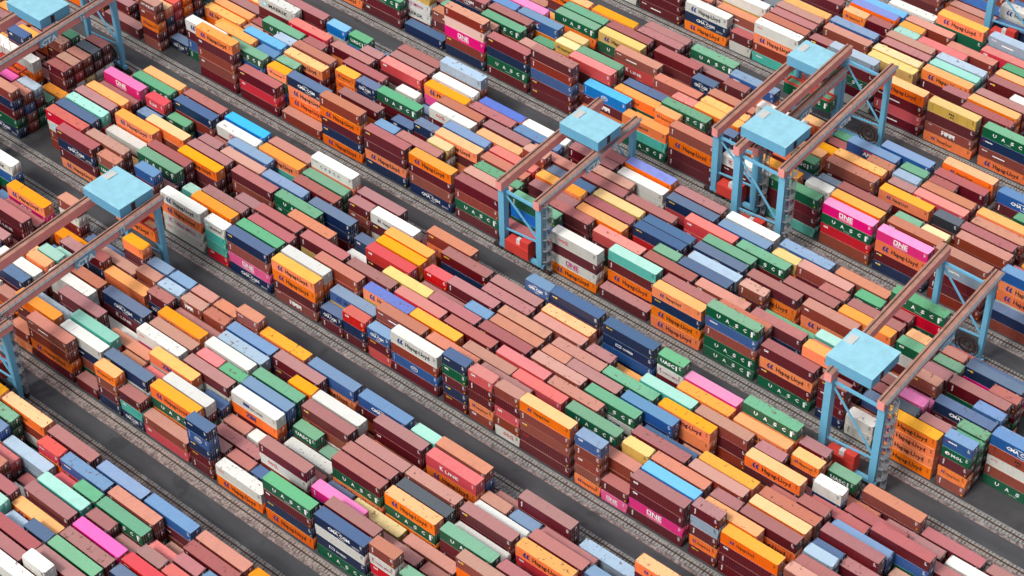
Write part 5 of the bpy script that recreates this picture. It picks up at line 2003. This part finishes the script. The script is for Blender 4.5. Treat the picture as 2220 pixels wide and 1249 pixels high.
# ---------------------------------------------------------------- gantry cranes spanning the blocks
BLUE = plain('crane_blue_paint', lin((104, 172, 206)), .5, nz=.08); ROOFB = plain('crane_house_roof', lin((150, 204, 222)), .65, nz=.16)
PINK = plain('crane_girder_paint', lin((226, 146, 142)), .6, nz=.14); TOPP = plain('girder_top_grime', lin((176, 128, 112)), .8, nz=.4)
EHR = plain('electrical_house_red', lin((206, 62, 52)), .6); GREYM = plain('galvanised_steel', lin((120, 124, 130)), .6); DK = plain('machinery_dark', lin((52, 34, 34)), .7)
def textpart(name, s, x, y, z, h, w, mat, parent, dz=0):
    v, f, wd = text_geo(s, 1.0, .03); m = MB(); m.v = [(x, y+p[0]*w/wd, z+p[1]*h/.7) for p in v]; m.f = list(f); m.m = [0]*len(f)
    return m.build(name, mat, parent)
def crane(label, XL, XR, Yn, Yf, zg, house, num, spread=None, outer=True, load=None):
    XL, XR, Yn, Yf = XL+OX, XR+OX, Yn+OY, Yf+OY; sk = -.043
    root = empty('gantry_crane', ((XL+XR)/2, Yn, 0)); tag(root, label, 'gantry crane', 'gantry cranes over the container blocks')
    bx, by = root.location.x, root.location.y; XL -= bx; XR -= bx; Yf -= by; Yn = 0; dx = sk*Yf
    def girder(X, walk):
        m = MB(); a, b = Yn-1.6, Yf+1.6
        def P(o, y, z): return (X+o+sk*y, y, z)
        m.loft([[P(-.75, a, zg-2.1), P(.75, a, zg-2.1), P(.75, a, zg), P(-.75, a, zg)], [P(-.75, b, zg-2.1), P(.75, b, zg-2.1), P(.75, b, zg), P(-.75, b, zg)]], 0)
        m.quad(P(-.8, a, zg+.01), P(.8, a, zg+.01), P(.8, b, zg+.01), P(-.8, b, zg+.01), 1)
        g = m.build('girder', [PINK, TOPP], root)
        r_ = MB(); r_.bar(P(-.2, a, zg+.15), P(-.2, b, zg+.15), .16); r_.build('trolley_rail', G_RAIL, g)
        if walk:
            w = MB(); w.loft([[P(.8, a, zg-.1), P(1.35, a, zg-.1), P(1.35, a, zg), P(.8, a, zg)], [P(.8, b, zg-.1), P(1.35, b, zg-.1), P(1.35, b, zg), P(.8, b, zg)]], 0)
            for zz in (.55, 1.1): w.bar(P(1.35, a, zg+zz), P(1.35, b, zg+zz), .05)
            y = a
            while y < b: w.bar(P(1.35, y, zg), P(1.35, y, zg+1.1), .05); y += 1.5
            w.build('walkway', GREYM, root)
            yc = Yn+(Yf-Yn)*.5; s = MB(); s.quad(P(1.42, yc-2.6, zg-2.0), P(1.42, yc+2.6, zg-2.0), P(1.42, yc+2.6, zg-.1), P(1.42, yc-2.6, zg-.1))
            sg = s.build('sign_panel', BLUE, g); textpart('sign_lettering', 'CTA', X+1.62+sk*yc, yc-2.2, zg-1.75, 1.4, 4.4, LW, sg)
            y2 = Yn+(Yf-Yn)*.76; s = MB(); s.quad(P(.82, y2-.9, zg-1.9), P(.82, y2+.9, zg-1.9), P(.82, y2+.9, zg-.2), P(.82, y2-.9, zg-.2))
            sg = s.build('number_panel', BLUE, g); textpart('number', num, X+1.0+sk*y2, y2-.6, zg-1.6, 1.1, 1.2, LW, sg)
    girder(XL, False); girder(XR, True)
    for X in (XL, XR):
        for Yl, o in ((Yn, 0), (Yf, dx)):
            m = MB(); w0 = .75 if Yl == Yn else .55
            def ring(z, w, h): return [(X+o-w, Yl-h, z), (X+o+w, Yl-h, z), (X+o+w, Yl+h, z), (X+o-w, Yl+h, z)]
            m.loft([ring(1.6, w0*.75, w0*.8), ring(5, w0, w0), ring(zg-2.1, w0, w0*1.15)], 0); m.build('leg', BLUE, root)
            b = MB()
            for i in (-1, 1): b.box(X+o+i*1.5-1.1, Yl-.4, .5, X+o+i*1.5+1.1, Yl+.4, 1.2); b.bar((X+o+i*1.5-.7, Yl-.3, .5), (X+o+i*1.5-.7, Yl+.3, .5), .7, n=12); b.bar((X+o+i*1.5+.7, Yl-.3, .5), (X+o+i*1.5+.7, Yl+.3, .5), .7, n=12)
            b.build('bogie', DK, root)
    for Yl, o in ((Yn, 0), (Yf, dx)):
        m = MB(); m.box(XL+o-1, Yl-.45, 1.2, XR+o+1, Yl+.45, 2.0); m.build('sill_beam', BLUE, root)
        m = MB(); m.bar((XL+o, Yl, zg-3), (XR+o, Yl, zg-3.2), .5); m.build('tie_beam', BLUE, root)
        m = MB(); m.bar((XL+o, Yl, zg-3.4), (XR+o, Yl, 7.5), .32); m.bar((XL+o, Yl, 6.5), (XR+o, Yl, 7.5), .32); m.build('brace', BLUE, root)
    # cable reel on the far side, red electrical house on the near side, stair tower at the near right leg
    if outer:
        rl = MB(); cxr, cyr, czr = XR+dx-2.4, Yf-1.2, 5.2
        for i in range(26):
            a = 2*math.pi*i/26; b_ = 2*math.pi*(i+1)/26
            rl.bar((cxr+.5*math.cos(a), cyr, czr+.5*math.sin(a)), (cxr+2.6*math.cos(a), cyr-.25, czr+2.6*math.sin(a)), .1)
            rl.bar((cxr+2.6*math.cos(a), cyr-.25, czr+2.6*math.sin(a)), (cxr+2.6*math.cos(b_), cyr-.25, czr+2.6*math.sin(b_)), .16)
            rl.bar((cxr+1.8*math.cos(a), cyr-.1, czr+1.8*math.sin(a)), (cxr+1.8*math.cos(b_), cyr-.1, czr+1.8*math.sin(b_)), .3)
        rl.build('cable_reel', DK, root)
    e = MB(); e.box(XL+1.3, Yn-1.3, 2.05, XL+7.6, Yn+1.1, 4.7); e.box(XL+5.3, Yn-1.2, 4.72, XL+7.6, Yn+.9, 6.6); e.build('electrical_house', EHR, root)
    e = MB(); e.box(XL+4.0, Yn-.8, 4.72, XL+5.1, Yn+.2, 5.9); e.build('air_conditioner', plain('unit_white', (.6, .6, .6)), root)
    st = MB(); sx, sy = XR+1.9, Yn-.2; z = 1.8; i = 0
    while z < zg-.5:
        a = i*.42; st.bar((sx, sy, z), (sx+1.0*math.cos(a), sy+1.0*math.sin(a), z), .3, .06); st.bar((sx+1.*math.cos(a), sy+1.*math.sin(a), z), (sx+1.*math.cos(a+.42), sy+1.*math.sin(a+.42), z+.2), .06)
        st.bar((sx+1.*math.cos(a), sy+1.*math.sin(a), z+1), (sx+1.*math.cos(a+.42), sy+1.*math.sin(a+.42), z+1.2), .06); z += .2; i += 1
    st.bar((sx, sy, 1.5), (sx, sy, zg), .16)
    for k in range(6): t = 2*math.pi*k/6; st.bar((sx+1.05*math.cos(t), sy+1.05*math.sin(t), 1.8), (sx+1.05*math.cos(t), sy+1.05*math.sin(t), zg), .05)
    st.build('spiral_stair', GREYM, root)
    hx0, hx1, hy0, hy1, zr = house; hx0 += OX-bx; hx1 += OX-bx; hy0 += OY-by; hy1 += OY-by
    z0 = zr-2.5; h = MB(); n = int((hx1-hx0)/.4); p = (hx1-hx0)/n
    h.box(hx0+.1, hy0+.1, z0, hx1-.1, hy1-.1, zr-.06)
    for i in range(n): h.box(hx0+i*p+.05, hy0+.03, z0, hx0+i*p+p*.55, hy0+.11, zr-.1)
    m_ = int((hy1-hy0)/.4); q = (hy1-hy0)/m_
    for i in range(m_): h.box(hx1-.11, hy0+i*q+.05, z0, hx1-.03, hy0+i*q+q*.55, zr-.1)
    hb = h.build('machinery_house', BLUE, root)
    t = MB(); t.box(hx0, hy0, zr-.08, hx1, hy1, zr)
    i = 0
    while hx0+i*.38 < hx1-.1: t.box(hx0+i*.38+.02, hy0, zr, hx0+i*.38+.2, hy1, zr+.035); i += 1
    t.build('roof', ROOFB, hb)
    t = MB(); t.box(hx0+.5, hy1-4.2, zr+.04, hx0+2.2, hy1-1.7, zr+.2); t.build('roof_hatch', plain('hatch_pale', (.55, .55, .53)), hb)
    t = MB(); t.box(hx1-.02, hy0+3, zr-2.2, hx1+.04, hy0+4, zr-.4); t.build('door', DK, hb)
    f = MB(); f.box(hx0+1.2, hy0+.8, zg+.25, hx1-1.2, hy0+1.5, z0); f.box(hx0+1.2, hy1-1.5, zg+.25, hx1-1.2, hy1-.8, z0); f.box(hx0+.4, hy0+1, zg+.2, hx0+1.3, hy1-1, z0); f.box(hx1-1.3, hy0+1, zg+.2, hx1-.4, hy1-1, z0)
    f.box(hx0+1.5, hy0+1.6, z0-1.2, hx1-1.5, hy1-1.6, z0-.1); f.build('trolley_frame', EHR if spread is None else DK, root)
    if spread:
        sy_, sz = spread; sy_ += OY-by; sx0 = (hx0+hx1)/2-6; s = MB()
        for yy in (sy_-1.1, sy_+1.1): s.box(sx0, yy-.15, sz, sx0+12, yy+.15, sz+.4)
        for xx in (sx0, sx0+11.7, sx0+4, sx0+8): s.box(xx, sy_-1.2, sz, xx+.3, sy_+1.2, sz+.45)
        s.box(sx0+4, sy_-.9, sz+.5, sx0+8.2, sy_+.9, sz+1.3)
        for xx in (sx0+4.3, sx0+7.8):
            for yy in (sy_-.8, sy_+.8): s.bar((xx, yy, sz+1.3), (xx, yy, z0-1), .05)
        s.build('spreader', EHR, root)
        if load:
            c, lt = load; o = empty('shipping_container', (sx0+bx-.1, sy_-1.22+by, sz-2.95))
            tag(o, f'{PAL[c][0]} long container hanging from a crane spreader above the {"road lane" if c == "o" else "rows of boxes"}', 'shipping container', 'containers carried by cranes')
            B, T, D = MESH[(2, 2.896)]
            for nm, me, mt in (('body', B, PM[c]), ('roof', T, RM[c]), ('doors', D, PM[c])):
                w = bpy.data.objects.new(nm, me); COL.objects.link(w); w.parent = o; w.material_slots[0].link = 'OBJECT'; w.material_slots[0].material = mt
            w = bpy.data.objects.new('lettering', deco_mesh(lt, 2, 2.896, c)); COL.objects.link(w); w.parent = o
YW = {k: v-OY for k, v in BY.items()}
crane('blue and pink gantry crane numbered 15 in the middle of the yard', -213.6, -203.5, YW[2]-1.75, YW[2]+30.4, 19.7, (-213.6, -203.2, 260.8, 268.6, 23.2), '15', outer=False)
crane('large gantry crane numbered 17 at the left carrying an orange container', -270.3, -259.3, YW[0]-8.6, YW[1]-10.9, 22.5, (-272.8, -261.8, 182.0, 191.0, 24.6), '17', spread=(190.2, 14.5), load=('o', 'H'))
crane('large gantry crane numbered 16 cut by the top left corner', -333.0, -321.8, YW[1]-8.6, YW[2]-10.9, 22.5, (-336.3, -324.6, 214.0, 222.6, 24.6), '16', spread=(207, 14.6))
crane('tall gantry crane numbered 14 straddling a smaller crane at the upper right', -180.2, -169.0, YW[3]-8.6, YW[4]-10.9, 23.6, (-181.8, -170.6, 281.0, 290.2, 26.0), '14')
crane('smaller gantry crane numbered 13 reaching through beneath the taller crane', -190.4, -180.0, YW[3]-1.75, YW[3]+30.4, 19.2, (-191.2, -182.0, 311.5, 318.8, 22.6), '13', spread=(315, 13.5), outer=False, load=('g', 'U'))
crane('gantry crane numbered 19 nearest the lower right with its house above the near legs', -128.6, -117.3, YW[2]-8.6, YW[3]-10.9, 24.2, (-130.6, -120.6, 236.2, 245.6, 26.0), '19')
crane('gantry crane showing only one far leg and reel at the left edge', -264.8, -253.9, YW[-1]-8.6, YW[0]-10.9, 22.5, (-266, -255, 118, 127, 24.6), '12')
crane('gantry crane with one near leg showing at the top right corner', -174.5, -163.5, YW[5]-1.75, YW[5]+30.4, 19.7, (-174, -163.5, 392, 400, 23.2), '11', outer=False)
